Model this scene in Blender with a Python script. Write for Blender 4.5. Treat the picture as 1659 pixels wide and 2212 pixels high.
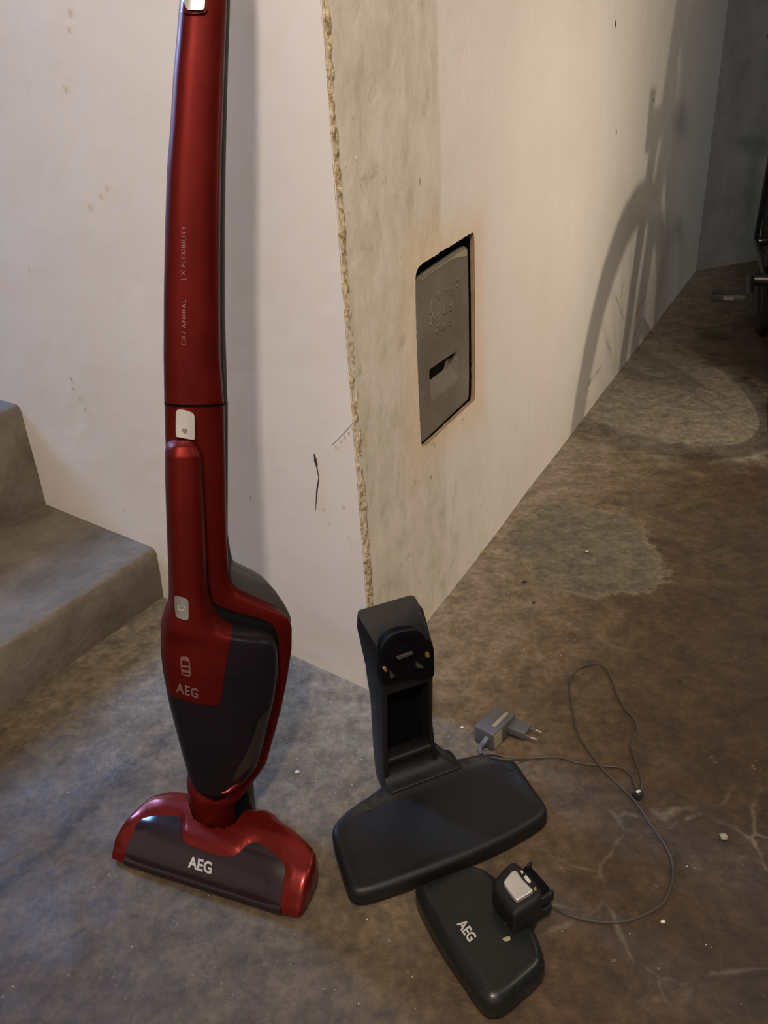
import bpy, bmesh, math, random
import numpy as np
from mathutils import Vector, Matrix, geometry, noise
from mathutils.bvhtree import BVHTree

for o in list(bpy.data.objects): bpy.data.objects.remove(o)
SC = bpy.context.scene
COL = SC.collection
rnd = random.Random(7)

# ------------------------------------------------------------------ camera
FPX, CX, CY, CAMZ = 1700.0, 829.5, 1106.0, 0.81
RM = np.array([[0.99817199, -0.06043734, 0.0],
               [-0.02702703, -0.44637344, 0.89443853],
               [-0.05405749, -0.89280349, -0.44719091]])   # rows: world x, y, z seen from the lens (right, down, forward)
CAM = np.array([0, 0, CAMZ])
cd = bpy.data.cameras.new('camera'); cam = bpy.data.objects.new('camera', cd); COL.objects.link(cam)
cd.sensor_fit = 'VERTICAL'; cd.sensor_height = 36.0; cd.lens = 36.0 * FPX / 2212.0
cd.clip_start = 0.02
m = Matrix(((RM[0, 0], -RM[0, 1], -RM[0, 2], 0), (RM[1, 0], -RM[1, 1], -RM[1, 2], 0),
            (RM[2, 0], -RM[2, 1], -RM[2, 2], CAMZ), (0, 0, 0, 1)))
cam.matrix_world = m
SC.camera = cam

# ------------------------------------------------------------------ light
W = bpy.data.worlds.new('cellar_air'); SC.world = W; W.use_nodes = True
W.node_tree.nodes['Background'].inputs[0].default_value = (0.62, 0.72, 1.0, 1)
W.node_tree.nodes['Background'].inputs[1].default_value = 0.05
SC.view_settings.view_transform = 'Standard'; SC.view_settings.look = 'None'
SC.view_settings.gamma = 1; SC.view_settings.use_curve_mapping = False
SC.view_settings.exposure = 0.0

def lamp(name, kind, loc, energy, color, target=None, **kw):
    d = bpy.data.lights.new(name, kind); d.energy = energy; d.color = color
    for k, v in kw.items(): setattr(d, k, v)
    o = bpy.data.objects.new(name, d); COL.objects.link(o); o.location = loc
    if target is not None:
        o.rotation_euler = (Vector(target) - Vector(loc)).to_track_quat('-Z', 'Y').to_euler()
    return o
# ceiling bulb above and behind the photographer
lamp('ceiling_bulb', 'POINT', (-0.04, -0.5, 1.9), 91, (1.0, 0.85, 0.735), shadow_soft_size=0.05)
# shaded work lamp standing low in the room on the right
lamp('work_lamp', 'SPOT', (1.30, 1.46, 0.72), 17.5, (1.0, 0.85, 0.67), (0.62, 2.15, 0.55), spot_size=math.radians(180), spot_blend=0.9, shadow_soft_size=0.012)
# daylight down the stairs on the left, and through an opening at the far right
lamp('stair_daylight', 'AREA', (-2.06, 2.39, 1.75), 10, (0.28, 0.52, 1.0), (-0.02, 1.02, 0.0), shape='RECTANGLE', size=0.4, size_y=0.9, spread=math.radians(62))
# soft area fill added for the right wall; no lamp is seen there
lamp('right_fill', 'AREA', (2.1, 0.5, 2.2), 12.5, (1.0, 0.86, 0.71), (0.6, 2.0, 0.5), shape='RECTANGLE', size=1.2, size_y=0.35)
lamp('far_daylight', 'AREA', (3.0, 3.4, 0.9), 0.9, (0.35, 0.78, 1.0), (2.2, 4.4, 0.3), shape='RECTANGLE', size=0.6, size_y=0.6)

# ------------------------------------------------------------------ placing helpers
def ray(px, py): return RM @ np.array([px - CX, py - CY, FPX])
def at(px, py, z=0.0):
    d = ray(px, py); return CAM + d * ((z - CAM[2]) / d[2])
def on(px, py, P, n):
    d = ray(px, py); return CAM + d * (((P - CAM) @ n) / (d @ n))
def unit(v): v = np.asarray(v, float); return v / np.linalg.norm(v)

# ------------------------------------------------------------------ object helpers
ROOT = {}
def thing(name, label, cat, loc, group=None):
    o = bpy.data.objects.new(name, None); COL.objects.link(o); o.location = loc
    o.empty_display_size = 0.05
    o['label'] = label; o['category'] = cat
    if group: o['group'] = group
    ROOT[o.name] = np.array(loc, float)
    return o
def base(parent):
    while parent.parent: parent = parent.parent
    return ROOT.get(parent.name, np.zeros(3))
def obj(name, verts, faces, mat, parent=None, smooth=True, label=None, kind=None, sharp=None):
    verts = np.asarray(verts, float)
    if parent is not None: verts = verts - base(parent)
    me = bpy.data.meshes.new(name)
    me.from_pydata([tuple(v) for v in verts], [], [tuple(f) for f in faces]); me.validate(); me.update()
    bm = bmesh.new(); bm.from_mesh(me); bmesh.ops.recalc_face_normals(bm, faces=bm.faces); bm.to_mesh(me); bm.free()
    if smooth:
        me.shade_smooth()
        me.set_sharp_from_angle(angle=math.radians(sharp if sharp else 40))
    me.materials.append(mat)
    o = bpy.data.objects.new(name, me); COL.objects.link(o)
    if parent is not None: o.parent = parent
    if label: o['label'] = label
    if kind: o['kind'] = kind
    return o
def tag(o, label, cat, group=None):
    o['label'] = label; o['category'] = cat
    if group: o['group'] = group
    return o

def loft(rings, cap=True):
    n = len(rings[0]); V = np.concatenate([np.asarray(r, float) for r in rings]); F = []
    for i in range(len(rings) - 1):
        for j in range(n):
            a, b = i * n + j, i * n + (j + 1) % n
            F.append((a, b, b + n, a + n))
    if cap:
        F.append(tuple(range(n - 1, -1, -1))); F.append(tuple((len(rings) - 1) * n + j for j in range(n)))
    return V, F
def join(*parts):
    V, F = [], []; k = 0
    for v, f in parts:
        V.append(np.asarray(v, float)); F += [tuple(i + k for i in q) for q in f]; k += len(v)
    return np.concatenate(V), F
def tube(pts, r, n=10, closed=False, cap=True):
    P = np.asarray(pts, float); rings = []; N = len(P)
    rr = np.full(N, r) if np.isscalar(r) else np.asarray(r)
    T = np.gradient(P, axis=0)
    if closed:
        T = np.roll(P, -1, 0) - np.roll(P, 1, 0)
    u = None
    for i in range(N):
        t = unit(T[i])
        if u is None:
            u = np.cross(t, (0, 0, 1.0))
            if np.linalg.norm(u) < 0.05: u = np.cross(t, (1.0, 0, 0))
        u = unit(u - t * (u @ t)); w = np.cross(t, u)
        rings.append([P[i] + rr[i] * (math.cos(a) * u + math.sin(a) * w) for a in np.linspace(0, 2 * math.pi, n, endpoint=False)])
    if closed:
        V, F = loft(rings, False); L = (N - 1) * n
        for j in range(n):
            F.append((L + j, L + (j + 1) % n, (j + 1) % n, j))
        return V, F
    return loft(rings, cap)
def spline(pts, per=8):
    P = [np.asarray(p, float) for p in pts]; P = [2 * P[0] - P[1]] + P + [2 * P[-1] - P[-2]]; out = []
    for i in range(1, len(P) - 2):
        for t in np.linspace(0, 1, per, endpoint=False):
            a, b, c, d = P[i - 1:i + 3]
            out.append(0.5 * (2 * b + (c - a) * t + (2 * a - 5 * b + 4 * c - d) * t * t + (3 * b - a - 3 * c + d) * t ** 3))
    out.append(P[-2]); return np.array(out)
def bevel_box(center, ex, ey, ez, sx, sy, sz, r=0.002, seg=2):
    bm = bmesh.new(); bmesh.ops.create_cube(bm, size=1.0)
    for v in bm.verts: v.co = Vector((v.co.x * sx, v.co.y * sy, v.co.z * sz))
    bmesh.ops.bevel(bm, geom=list(bm.edges), offset=r, segments=seg, profile=0.5, affect='EDGES')
    bm.verts.index_update()
    V = np.array([np.asarray(center) + v.co.x * np.asarray(ex) + v.co.y * np.asarray(ey) + v.co.z * np.asarray(ez) for v in bm.verts])
    F = [tuple(v.index for v in f.verts) for f in bm.faces]; bm.free(); return V, F
def chaikin(P, k=2):
    P = np.asarray(P, float)
    for _ in range(k):
        Q = np.roll(P, -1, 0); P = np.stack([0.75 * P + 0.25 * Q, 0.25 * P + 0.75 * Q], 1).reshape(-1, P.shape[1])
    return P
def resample(P, step, closed=True):
    P = np.asarray(P, float)
    if closed: P = np.vstack([P, P[:1]])
    d = np.r_[0, np.cumsum(np.linalg.norm(np.diff(P, axis=0), axis=1))]
    n = max(8, int(d[-1] / step)); t = np.linspace(0, d[-1], n, endpoint=not closed)
    return np.stack([np.interp(t, d, P[:, k]) for k in range(P.shape[1])], 1)
def area2(P): x, y = P[:, 0], P[:, 1]; return 0.5 * np.sum(x * np.roll(y, -1) - y * np.roll(x, -1))
def inset(P, d):
    T = np.roll(P, -1, 0) - np.roll(P, 1, 0); T /= np.linalg.norm(T, axis=1)[:, None] + 1e-12
    return P + np.stack([-T[:, 1], T[:, 0]], 1) * d
def inside(pt, P):
    x, y = pt; c = False; j = len(P) - 1
    for i in range(len(P)):
        if (P[i, 1] > y) != (P[j, 1] > y) and x < (P[j, 0] - P[i, 0]) * (y - P[i, 1]) / (P[j, 1] - P[i, 1] + 1e-15) + P[i, 0]: c = not c
        j = i
    return c
def dist_poly(pt, P):
    A = P; B = np.roll(P, -1, 0); d = B - A; q = np.asarray(pt) - A
    t = np.clip((q * d).sum(1) / ((d * d).sum(1) + 1e-15), 0, 1)
    return np.min(np.linalg.norm(q - d * t[:, None], axis=1))
def fill(P, step):
    """triangulated polygon with inner grid points; returns 2D verts (boundary first) and faces"""
    lo, hi = P.min(0), P.max(0); pts = [Vector(p) for p in P]; n = len(P)
    for x in np.arange(lo[0], hi[0], step):
        for y in np.arange(lo[1], hi[1], step):
            q = (x + 0.13 * step, y + 0.17 * step)
            if inside(q, P) and dist_poly(q, P) > 0.45 * step: pts.append(Vector(q))
    r = geometry.delaunay_2d_cdt(pts, [(i, (i + 1) % n) for i in range(n)], [], 1, 1e-7)
    V = np.array([(v.x, v.y) for v in r[0]]); return V, [tuple(f) for f in r[2]]
def pillow(P, H, r, toW, step=0.006, zb=0.0, bulge=0.3, k=2):
    """solid slab over outline P (2D, metres) with rounded rim; H(u,v) top height; toW maps (u,v,z) to world"""
    P = resample(chaikin(P, k), step * 0.8)
    if area2(P) < 0: P = P[::-1]
    hf = H if callable(H) else (lambda u, v: H)
    rings = [(r * bulge, 0.0, 0), (0.0, 1.0, 0)] + [(r * (1 - math.cos(a)), 0, math.sin(a)) for a in np.linspace(0.15, math.pi / 2, 6)]
    R = []
    Q = None
    for d, fz, s in rings:
        Q = inset(P, d); ring = []
        for q in Q:
            h = hf(*q)
            if (d, fz, s) == rings[0]: z = zb
            elif fz == 1.0: z = zb + min(r * bulge * 1.5, (h - zb) * 0.5)
            else: z = max(h - r + r * s, zb + min(r * bulge * 1.5, (h - zb) * 0.5))
            ring.append(toW(q[0], q[1], z))
        R.append(ring)
    V, F = loft(R, False); n = len(P)
    F.append(tuple(range(n - 1, -1, -1)))
    C, CF = fill(Q, step)
    m0 = len(V); V = list(V)
    for c in C: V.append(toW(c[0], c[1], hf(*c)))
    F += [tuple(i + m0 for i in f) for f in CF]
    V, F = weld(np.array(V), F)
    return V, F
def weld(V, F, eps=1e-6):
    key = {}; idx = []; out = []
    for v in V:
        kx = tuple(np.round(v / eps / 10).astype(int))
        if kx not in key: key[kx] = len(out); out.append(v)
        idx.append(key[kx])
    G = []
    for f in F:
        g = []
        for i in f:
            j = idx[i]
            if not g or (g[-1] != j): g.append(j)
        if len(g) > 1 and g[0] == g[-1]: g.pop()
        if len(set(g)) == len(g) and len(g) > 2: G.append(tuple(g))
    return np.array(out), G
def bvh(V, F): return BVHTree.FromPolygons([Vector(v) for v in V], F, epsilon=0.0)
def conform(V, tree, direc, lift):
    """lay points on a surface by casting along direc"""
    out = []; d = Vector(unit(direc))
    for v in V:
        hit = tree.ray_cast(Vector(v) - d * 0.3, d)
        out.append(np.array(hit[0]) - np.array(d) * lift if hit[0] is not None else np.asarray(v))
    return np.array(out)
def text2d(s, size, bold=0.0, spacing=1.0, depth=0.0):
    cu = bpy.data.curves.new('lettering', 'FONT'); cu.body = s; cu.size = size; cu.offset = bold; cu.space_character = spacing
    cu.align_x = 'CENTER'; cu.align_y = 'CENTER'; cu.resolution_u = 3; cu.extrude = depth
    o = bpy.data.objects.new('lettering', cu); COL.objects.link(o)
    dg = bpy.context.evaluated_depsgraph_get(); me = bpy.data.meshes.new_from_object(o.evaluated_get(dg))
    V = np.array([tuple(v.co) for v in me.vertices]); F = [tuple(p.vertices) for p in me.polygons]
    bpy.data.objects.remove(o); bpy.data.meshes.remove(me); bpy.data.curves.remove(cu)
    return V, F

# ------------------------------------------------------------------ materials
def newmat(name):
    mt = bpy.data.materials.new(name); mt.use_nodes = True
    return mt, mt.node_tree, mt.node_tree.nodes['Principled BSDF']
def N(t, kind, **kw):
    n = t.nodes.new(kind)
    for k, v in kw.items():
        if k in n.inputs: n.inputs[k].default_value = v
        else: setattr(n, k, v)
    return n
def noise_n(t, vec, scale, detail=4, rough=0.55, dist=0.0):
    n = N(t, 'ShaderNodeTexNoise', Scale=scale, Detail=detail, Roughness=rough, Distortion=dist)
    if vec is not None: t.links.new(vec, n.inputs['Vector'])
    return n.outputs[0]
def ramp(t, fac, stops):
    n = N(t, 'ShaderNodeValToRGB'); e = n.color_ramp.elements
    while len(e) < len(stops): e.new(0.5)
    for k, (p, c) in enumerate(stops):
        e[k].position = p; e[k].color = c if len(c) == 4 else (*c, 1)
    t.links.new(fac, n.inputs[0]); return n.outputs[0]
def mix(t, fac, a, b, mode='MIX'):
    n = N(t, 'ShaderNodeMix', data_type='RGBA', blend_type=mode)
    for s, v in ((0, fac), (6, a), (7, b)):
        if isinstance(v, (int, float)): n.inputs[s].default_value = v
        elif isinstance(v, tuple): n.inputs[s].default_value = v if len(v) == 4 else (*v, 1)
        else: t.links.new(v, n.inputs[s])
    return n.outputs[2]
def math_n(t, op, a, b=None, clamp=False):
    n = N(t, 'ShaderNodeMath', operation=op, use_clamp=clamp)
    for k, v in enumerate((a, b)):
        if v is None: continue
        if isinstance(v, (int, float)): n.inputs[k].default_value = v
        else: t.links.new(v, n.inputs[k])
    return n.outputs[0]
def maprange(t, v, a, b, c=0.0, d=1.0):
    n = N(t, 'ShaderNodeMapRange', interpolation_type='SMOOTHSTEP')
    t.links.new(v, n.inputs[0])
    for k, x in enumerate((a, b, c, d)): n.inputs[k + 1].default_value = x
    return n.outputs[0]
def bump(t, bsdf, height, strength, dist):
    n = N(t, 'ShaderNodeBump', Strength=strength, Distance=dist); t.links.new(height, n.inputs['Height'])
    t.links.new(n.outputs[0], bsdf.inputs['Normal'])
def coords(t): return N(t, 'ShaderNodeTexCoord').outputs['Object']
def mapping(t, vec, scale=(1, 1, 1), loc=(0, 0, 0)):
    n = N(t, 'ShaderNodeMapping'); n.inputs['Scale'].default_value = scale; n.inputs['Location'].default_value = loc
    t.links.new(vec, n.inputs['Vector']); return n.outputs[0]
def plastic(name, col, rough, grain=0.0, metallic=0.0, coat=0.0, gscale=900.0, dust=0.0, spec=0.5):
    mt, t, b = newmat(name); c = coords(t)
    b.inputs['Metallic'].default_value = metallic; b.inputs['Coat Weight'].default_value = coat; b.inputs['Coat Roughness'].default_value = 0.12
    b.inputs['Specular IOR Level'].default_value = spec
    n1 = noise_n(t, c, 18, 3)
    dark = tuple(x * 0.86 for x in col); lite = tuple(min(1, x * 1.1) for x in col)
    col_o = ramp(t, n1, [(0.3, dark), (0.7, lite)])
    if dust:
        v = N(t, 'ShaderNodeTexVoronoi', Scale=260.0); t.links.new(c, v.inputs['Vector'])
        sp = maprange(t, v.outputs['Distance'], 0.10, 0.05, 0, 1)
        big = maprange(t, noise_n(t, c, 60, 2), 0.56, 0.66, 0, 1)
        col_o = mix(t, math_n(t, 'MULTIPLY', math_n(t, 'MULTIPLY', sp, big), dust), col_o, (0.45, 0.42, 0.38))
    t.links.new(col_o, b.inputs['Base Color'])
    r = ramp(t, noise_n(t, c, 40, 4), [(0.3, (rough * 0.9,) * 3), (0.7, (min(1, rough * 1.12),) * 3)])
    t.links.new(r, b.inputs['Roughness'])
    if grain: bump(t, b, noise_n(t, c, gscale, 2), grain, 0.0004)
    return mt
M = {}
M['red'] = plastic('red_satin_plastic', (0.105, 0.0060, 0.0042), 0.42, metallic=0.6, spec=0.2)
M['red_gloss'] = plastic('red_gloss_plastic', (0.14, 0.0085, 0.006), 0.29, metallic=0.6, spec=0.35, coat=0.12)
M['black'] = plastic('black_matte_plastic', (0.008, 0.0078, 0.0085), 0.48, 0.25, dust=0.5, spec=0.32)
M['black_deep'] = plastic('black_recess_plastic', (0.0022, 0.0022, 0.0026), 0.7, 0.2, spec=0.08)
M['smoke'] = plastic('smoked_dust_cup', (0.008, 0.006, 0.009), 0.35, spec=0.18)
M['cloudy'] = plastic('cloudy_cup_plastic', (0.022, 0.018, 0.014), 0.45, spec=0.3)
M['window'] = plastic('smoked_brush_window', (0.011, 0.005, 0.008), 0.20, coat=0.25, spec=0.45)
M['charcoal'] = plastic('charcoal_back_plastic', (0.035, 0.033, 0.029), 0.5, 0.3)
M['green_black'] = plastic('green_black_gloss', (0.008, 0.010, 0.010), 0.32, 0.1, coat=0.08, dust=0.8, spec=0.35)
M['silver'] = plastic('silver_button', (0.74, 0.73, 0.71), 0.36, metallic=0.75)
M['dull_silver'] = plastic('dull_silver_button', (0.20, 0.19, 0.175), 0.5, metallic=0.3)
M['print'] = plastic('silver_print', (0.40, 0.385, 0.36), 0.5)
M['faint'] = plastic('faint_print', (0.19, 0.075, 0.06), 0.5)
M['pale'] = plastic('grey_print', (0.13, 0.07, 0.065), 0.5)
M['gold'] = plastic('brass_contact', (0.75, 0.50, 0.14), 0.3, metallic=0.9)
M['grey'] = plastic('grey_adapter_plastic', (0.085, 0.08, 0.085), 0.45, 0.2)
M['cable'] = plastic('grey_cable_sheath', (0.050, 0.039, 0.030), 0.6)
M['paper'] = plastic('cream_paper_label', (0.27, 0.24, 0.155), 0.7)
M['chrome'] = plastic('chrome_steel', (0.7, 0.68, 0.64), 0.18, metallic=1.0)
M['rubber'] = plastic('black_rubber', (0.012, 0.012, 0.013), 0.7, 0.3)
M['paint_black'] = plastic('black_frame_paint', (0.010, 0.011, 0.014), 0.35, coat=0.2)
M['clip_white'] = plastic('white_clip', (0.52, 0.50, 0.44), 0.5)
M['crumb'] = plastic('lime_plaster_crumb', (0.66, 0.62, 0.54), 0.9)
M['dirt'] = plastic('dark_dirt', (0.05, 0.036, 0.022), 0.9)
M['rust'] = plastic('ochre_dust', (0.28, 0.18, 0.08), 0.9)
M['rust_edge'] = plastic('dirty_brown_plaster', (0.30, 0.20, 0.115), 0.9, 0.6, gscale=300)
M['scuff'] = plastic('dark_scuff', (0.035, 0.030, 0.026), 0.8)
M['smudge'] = plastic('grey_smudge', (0.55, 0.51, 0.47), 0.8)
M['tan'] = plastic('tan_smudge', (0.64, 0.57, 0.48), 0.8)

def concrete_floor():
    mt, t, b = newmat('worn_cellar_concrete'); c = coords(t)
    big = noise_n(t, c, 2.2, 6, 0.6, 0.6); mid = noise_n(t, c, 9, 6, 0.62, 0.4); fine = noise_n(t, c, 60, 5, 0.65)
    col = ramp(t, big, [(0.30, (0.125, 0.085, 0.055)), (0.48, (0.175, 0.130, 0.085)), (0.62, (0.215, 0.180, 0.135)), (0.75, (0.25, 0.225, 0.185))])
    col = mix(t, maprange(t, mid, 0.42, 0.62, 0, 0.55), col, (0.115, 0.080, 0.052))
    col = mix(t, maprange(t, noise_n(t, mapping(t, c, loc=(3.1, 1.7, 0)), 5, 5, 0.6), 0.55, 0.7, 0, 0.5), col, (0.26, 0.235, 0.20))
    # paler, greyer strip along the walls
    sep = N(t, 'ShaderNodeSeparateXYZ'); t.links.new(c, sep.inputs[0])
    X, Y = sep.outputs[0], sep.outputs[1]
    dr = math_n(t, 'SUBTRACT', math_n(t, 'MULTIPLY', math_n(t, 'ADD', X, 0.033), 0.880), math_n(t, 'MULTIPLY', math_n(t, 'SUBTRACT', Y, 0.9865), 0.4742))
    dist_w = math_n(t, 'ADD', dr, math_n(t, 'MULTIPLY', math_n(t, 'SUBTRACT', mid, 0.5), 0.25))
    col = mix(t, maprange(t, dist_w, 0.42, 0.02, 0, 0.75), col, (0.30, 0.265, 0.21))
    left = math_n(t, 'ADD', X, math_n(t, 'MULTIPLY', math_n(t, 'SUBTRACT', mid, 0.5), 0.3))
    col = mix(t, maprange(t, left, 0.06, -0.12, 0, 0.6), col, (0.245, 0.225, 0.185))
    # grey screed patch near the wall
    def patch(cx, cy, rx, ry, w):
        dx = math_n(t, 'DIVIDE', math_n(t, 'SUBTRACT', X, cx), rx); dy = math_n(t, 'DIVIDE', math_n(t, 'SUBTRACT', Y, cy), ry)
        d = math_n(t, 'SQRT', math_n(t, 'ADD', math_n(t, 'MULTIPLY', dx, dx), math_n(t, 'MULTIPLY', dy, dy)))
        d = math_n(t, 'ADD', d, math_n(t, 'MULTIPLY', math_n(t, 'SUBTRACT', mid, 0.5), 1.1))
        d = math_n(t, 'ADD', d, math_n(t, 'MULTIPLY', math_n(t, 'SUBTRACT', fine, 0.5), 0.25))
        return d
    # dirty streak on the left, parallel to the step
    ln = math_n(t, 'ABSOLUTE', math_n(t, 'ADD', math_n(t, 'ADD', math_n(t, 'MULTIPLY', math_n(t, 'ADD', X, 0.40), -0.86), math_n(t, 'MULTIPLY', math_n(t, 'SUBTRACT', Y, 0.82), 0.51)), math_n(t, 'MULTIPLY', math_n(t, 'SUBTRACT', mid, 0.5), 0.12)))
    sk = math_n(t, 'MULTIPLY', maprange(t, ln, 0.022, 0.0, 0, 1), math_n(t, 'MULTIPLY', maprange(t, X, -0.28, -0.36, 0, 1), maprange(t, fine, 0.40, 0.58, 0.25, 1)))
    col = mix(t, math_n(t, 'MULTIPLY', sk, 0.8), col, (0.05, 0.037, 0.026))
    # dark blotches and pale grit
    col = mix(t, maprange(t, noise_n(t, c, 33, 4, 0.7), 0.64, 0.74, 0, 0.6), col, (0.06, 0.045, 0.03))
    col = mix(t, 0.5, col, ramp(t, fine, [(0.3, (0.35, 0.35, 0.35)), (0.7, (0.66, 0.66, 0.66))]), 'OVERLAY')
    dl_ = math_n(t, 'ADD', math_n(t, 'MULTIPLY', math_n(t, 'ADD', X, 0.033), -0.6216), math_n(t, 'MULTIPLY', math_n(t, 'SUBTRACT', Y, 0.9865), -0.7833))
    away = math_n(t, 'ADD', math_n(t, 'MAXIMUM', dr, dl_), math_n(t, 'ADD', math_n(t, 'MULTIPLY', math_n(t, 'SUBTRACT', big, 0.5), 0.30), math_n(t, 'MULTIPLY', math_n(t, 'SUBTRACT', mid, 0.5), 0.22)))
    light_falloff = ramp(t, away, [(0.02, (0.74, 0.71, 0.68)), (0.20, (0.53, 0.475, 0.395)), (0.38, (0.32, 0.262, 0.188)), (0.62, (0.19, 0.148, 0.108))])
    col = mix(t, 1.0, col, light_falloff, 'MULTIPLY')  # floor colour darkens away from the walls, painting in the light's falloff
    p1 = patch(0.405, 1.40, 0.145, 0.20, 1)
    col = mix(t, maprange(t, p1, 1.0, 0.93, 0, 0.85), col, (0.115, 0.100, 0.076))
    rim = math_n(t, 'MULTIPLY', maprange(t, p1, 1.04, 0.99, 0, 1), maprange(t, p1, 0.90, 0.97, 0, 1))
    col = mix(t, math_n(t, 'MULTIPLY', rim, 0.6), col, (0.17, 0.14, 0.095))
    lamp_pool = patch(0.88, 2.30, 0.30, 0.50, 1)  # pale patch paints the low lamp's light onto the far floor
    col = mix(t, maprange(t, lamp_pool, 1.2, 0.8, 0, 0.8), col, (0.20, 0.175, 0.14))
    # filled cracks towards the right front
    wv = N(t, 'ShaderNodeVectorMath', operation='ADD'); t.links.new(c, wv.inputs[0])
    nn = N(t, 'ShaderNodeTexNoise', Scale=14.0, Detail=4.0); t.links.new(c, nn.inputs['Vector'])
    sc = N(t, 'ShaderNodeVectorMath', operation='SCALE'); sc.inputs['Scale'].default_value = 0.05; t.links.new(nn.outputs['Color'], sc.inputs[0]); t.links.new(sc.outputs[0], wv.inputs[1])
    vo = N(t, 'ShaderNodeTexVoronoi', feature='DISTANCE_TO_EDGE', Scale=7.5); t.links.new(wv.outputs[0], vo.inputs['Vector'])
    crk = maprange(t, vo.outputs['Distance'], 0.030, 0.0, 0, 1)
    reg = patch(0.31, 0.62, 0.24, 0.15, 1)
    crk = math_n(t, 'MULTIPLY', math_n(t, 'MULTIPLY', crk, maprange(t, reg, 1.2, 0.6, 0, 1)), maprange(t, noise_n(t, c, 22, 3), 0.4, 0.6, 0.1, 1))
    col = mix(t, math_n(t, 'MULTIPLY', crk, 0.75), col, (0.125, 0.10, 0.07))
    v2 = N(t, 'ShaderNodeTexVoronoi', Scale=75.0); t.links.new(c, v2.inputs['Vector'])
    gr = math_n(t, 'MULTIPLY', maprange(t, v2.outputs['Distance'], 0.16, 0.08, 0, 1), maprange(t, noise_n(t, c, 12, 3), 0.50, 0.68, 0, 1))
    col = mix(t, math_n(t, 'MULTIPLY', gr, 0.6), col, (0.22, 0.20, 0.17))
    col = mix(t, 0.75, col, ramp(t, noise_n(t, c, 26, 6, 0.7, 0.3), [(0.34, (0.24, 0.23, 0.22)), (0.66, (0.73, 0.72, 0.70))]), 'OVERLAY')
    col = mix(t, 0.6, col, ramp(t, noise_n(t, c, 85, 5, 0.7), [(0.36, (0.30,) * 3), (0.64, (0.68,) * 3)]), 'OVERLAY')
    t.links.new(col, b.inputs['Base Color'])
    t.links.new(ramp(t, mid, [(0.3, (0.5,) * 3), (0.7, (0.8,) * 3)]), b.inputs['Roughness'])
    h = math_n(t, 'ADD', math_n(t, 'MULTIPLY', fine, 0.5), math_n(t, 'ADD', math_n(t, 'MULTIPLY', noise_n(t, c, 160, 4, 0.7), 0.4), math_n(t, 'MULTIPLY', mid, 0.5)))
    bump(t, b, h, 0.55, 0.004)
    return mt
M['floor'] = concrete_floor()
def concrete_step():
    mt, t, b = newmat('grey_step_concrete'); c = coords(t)
    mid = noise_n(t, c, 8, 6, 0.6, 0.3); fine = noise_n(t, c, 70, 5, 0.65)
    col = ramp(t, mid, [(0.3, (0.13, 0.10, 0.07)), (0.5, (0.20, 0.17, 0.13)), (0.7, (0.27, 0.24, 0.20))])
    col = mix(t, 0.5, col, ramp(t, fine, [(0.3, (0.36,) * 3), (0.7, (0.64,) * 3)]), 'OVERLAY')
    col = mix(t, 1.0, col, (0.68, 0.66, 0.64), 'MULTIPLY')
    t.links.new(col, b.inputs['Base Color']); b.inputs['Roughness'].default_value = 0.75
    bump(t, b, math_n(t, 'ADD', fine, mid), 0.5, 0.004); return mt
M['step'] = concrete_step()
def plaster_left():
    mt, t, b = newmat('white_painted_plaster'); c = coords(t)
    n1 = noise_n(t, c, 2.5, 5, 0.55); n2 = noise_n(t, c, 14, 5, 0.6)
    col = ramp(t, n1, [(0.3, (0.71, 0.675, 0.64)), (0.7, (0.77, 0.74, 0.71))])
    col = mix(t, maprange(t, n2, 0.62, 0.78, 0, 0.3), col, (0.60, 0.55, 0.48))
    # yellower band just above the steps and floor
    sep = N(t, 'ShaderNodeSeparateXYZ'); t.links.new(c, sep.inputs[0])
    zz = math_n(t, 'ADD', sep.outputs[2], math_n(t, 'MULTIPLY', math_n(t, 'SUBTRACT', n2, 0.5), 0.2))
    col = mix(t, maprange(t, zz, 0.16, 0.02, 0, 0.35), col, (0.60, 0.53, 0.42))
    t.links.new(col, b.inputs['Base Color']); b.inputs['Roughness'].default_value = 0.6
    bump(t, b, math_n(t, 'ADD', math_n(t, 'MULTIPLY', noise_n(t, c, 26, 4, 0.5), 0.8), math_n(t, 'MULTIPLY', noise_n(t, c, 6, 3), 1.2)), 0.35, 0.004); return mt
M['wall_left'] = plaster_left()
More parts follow.
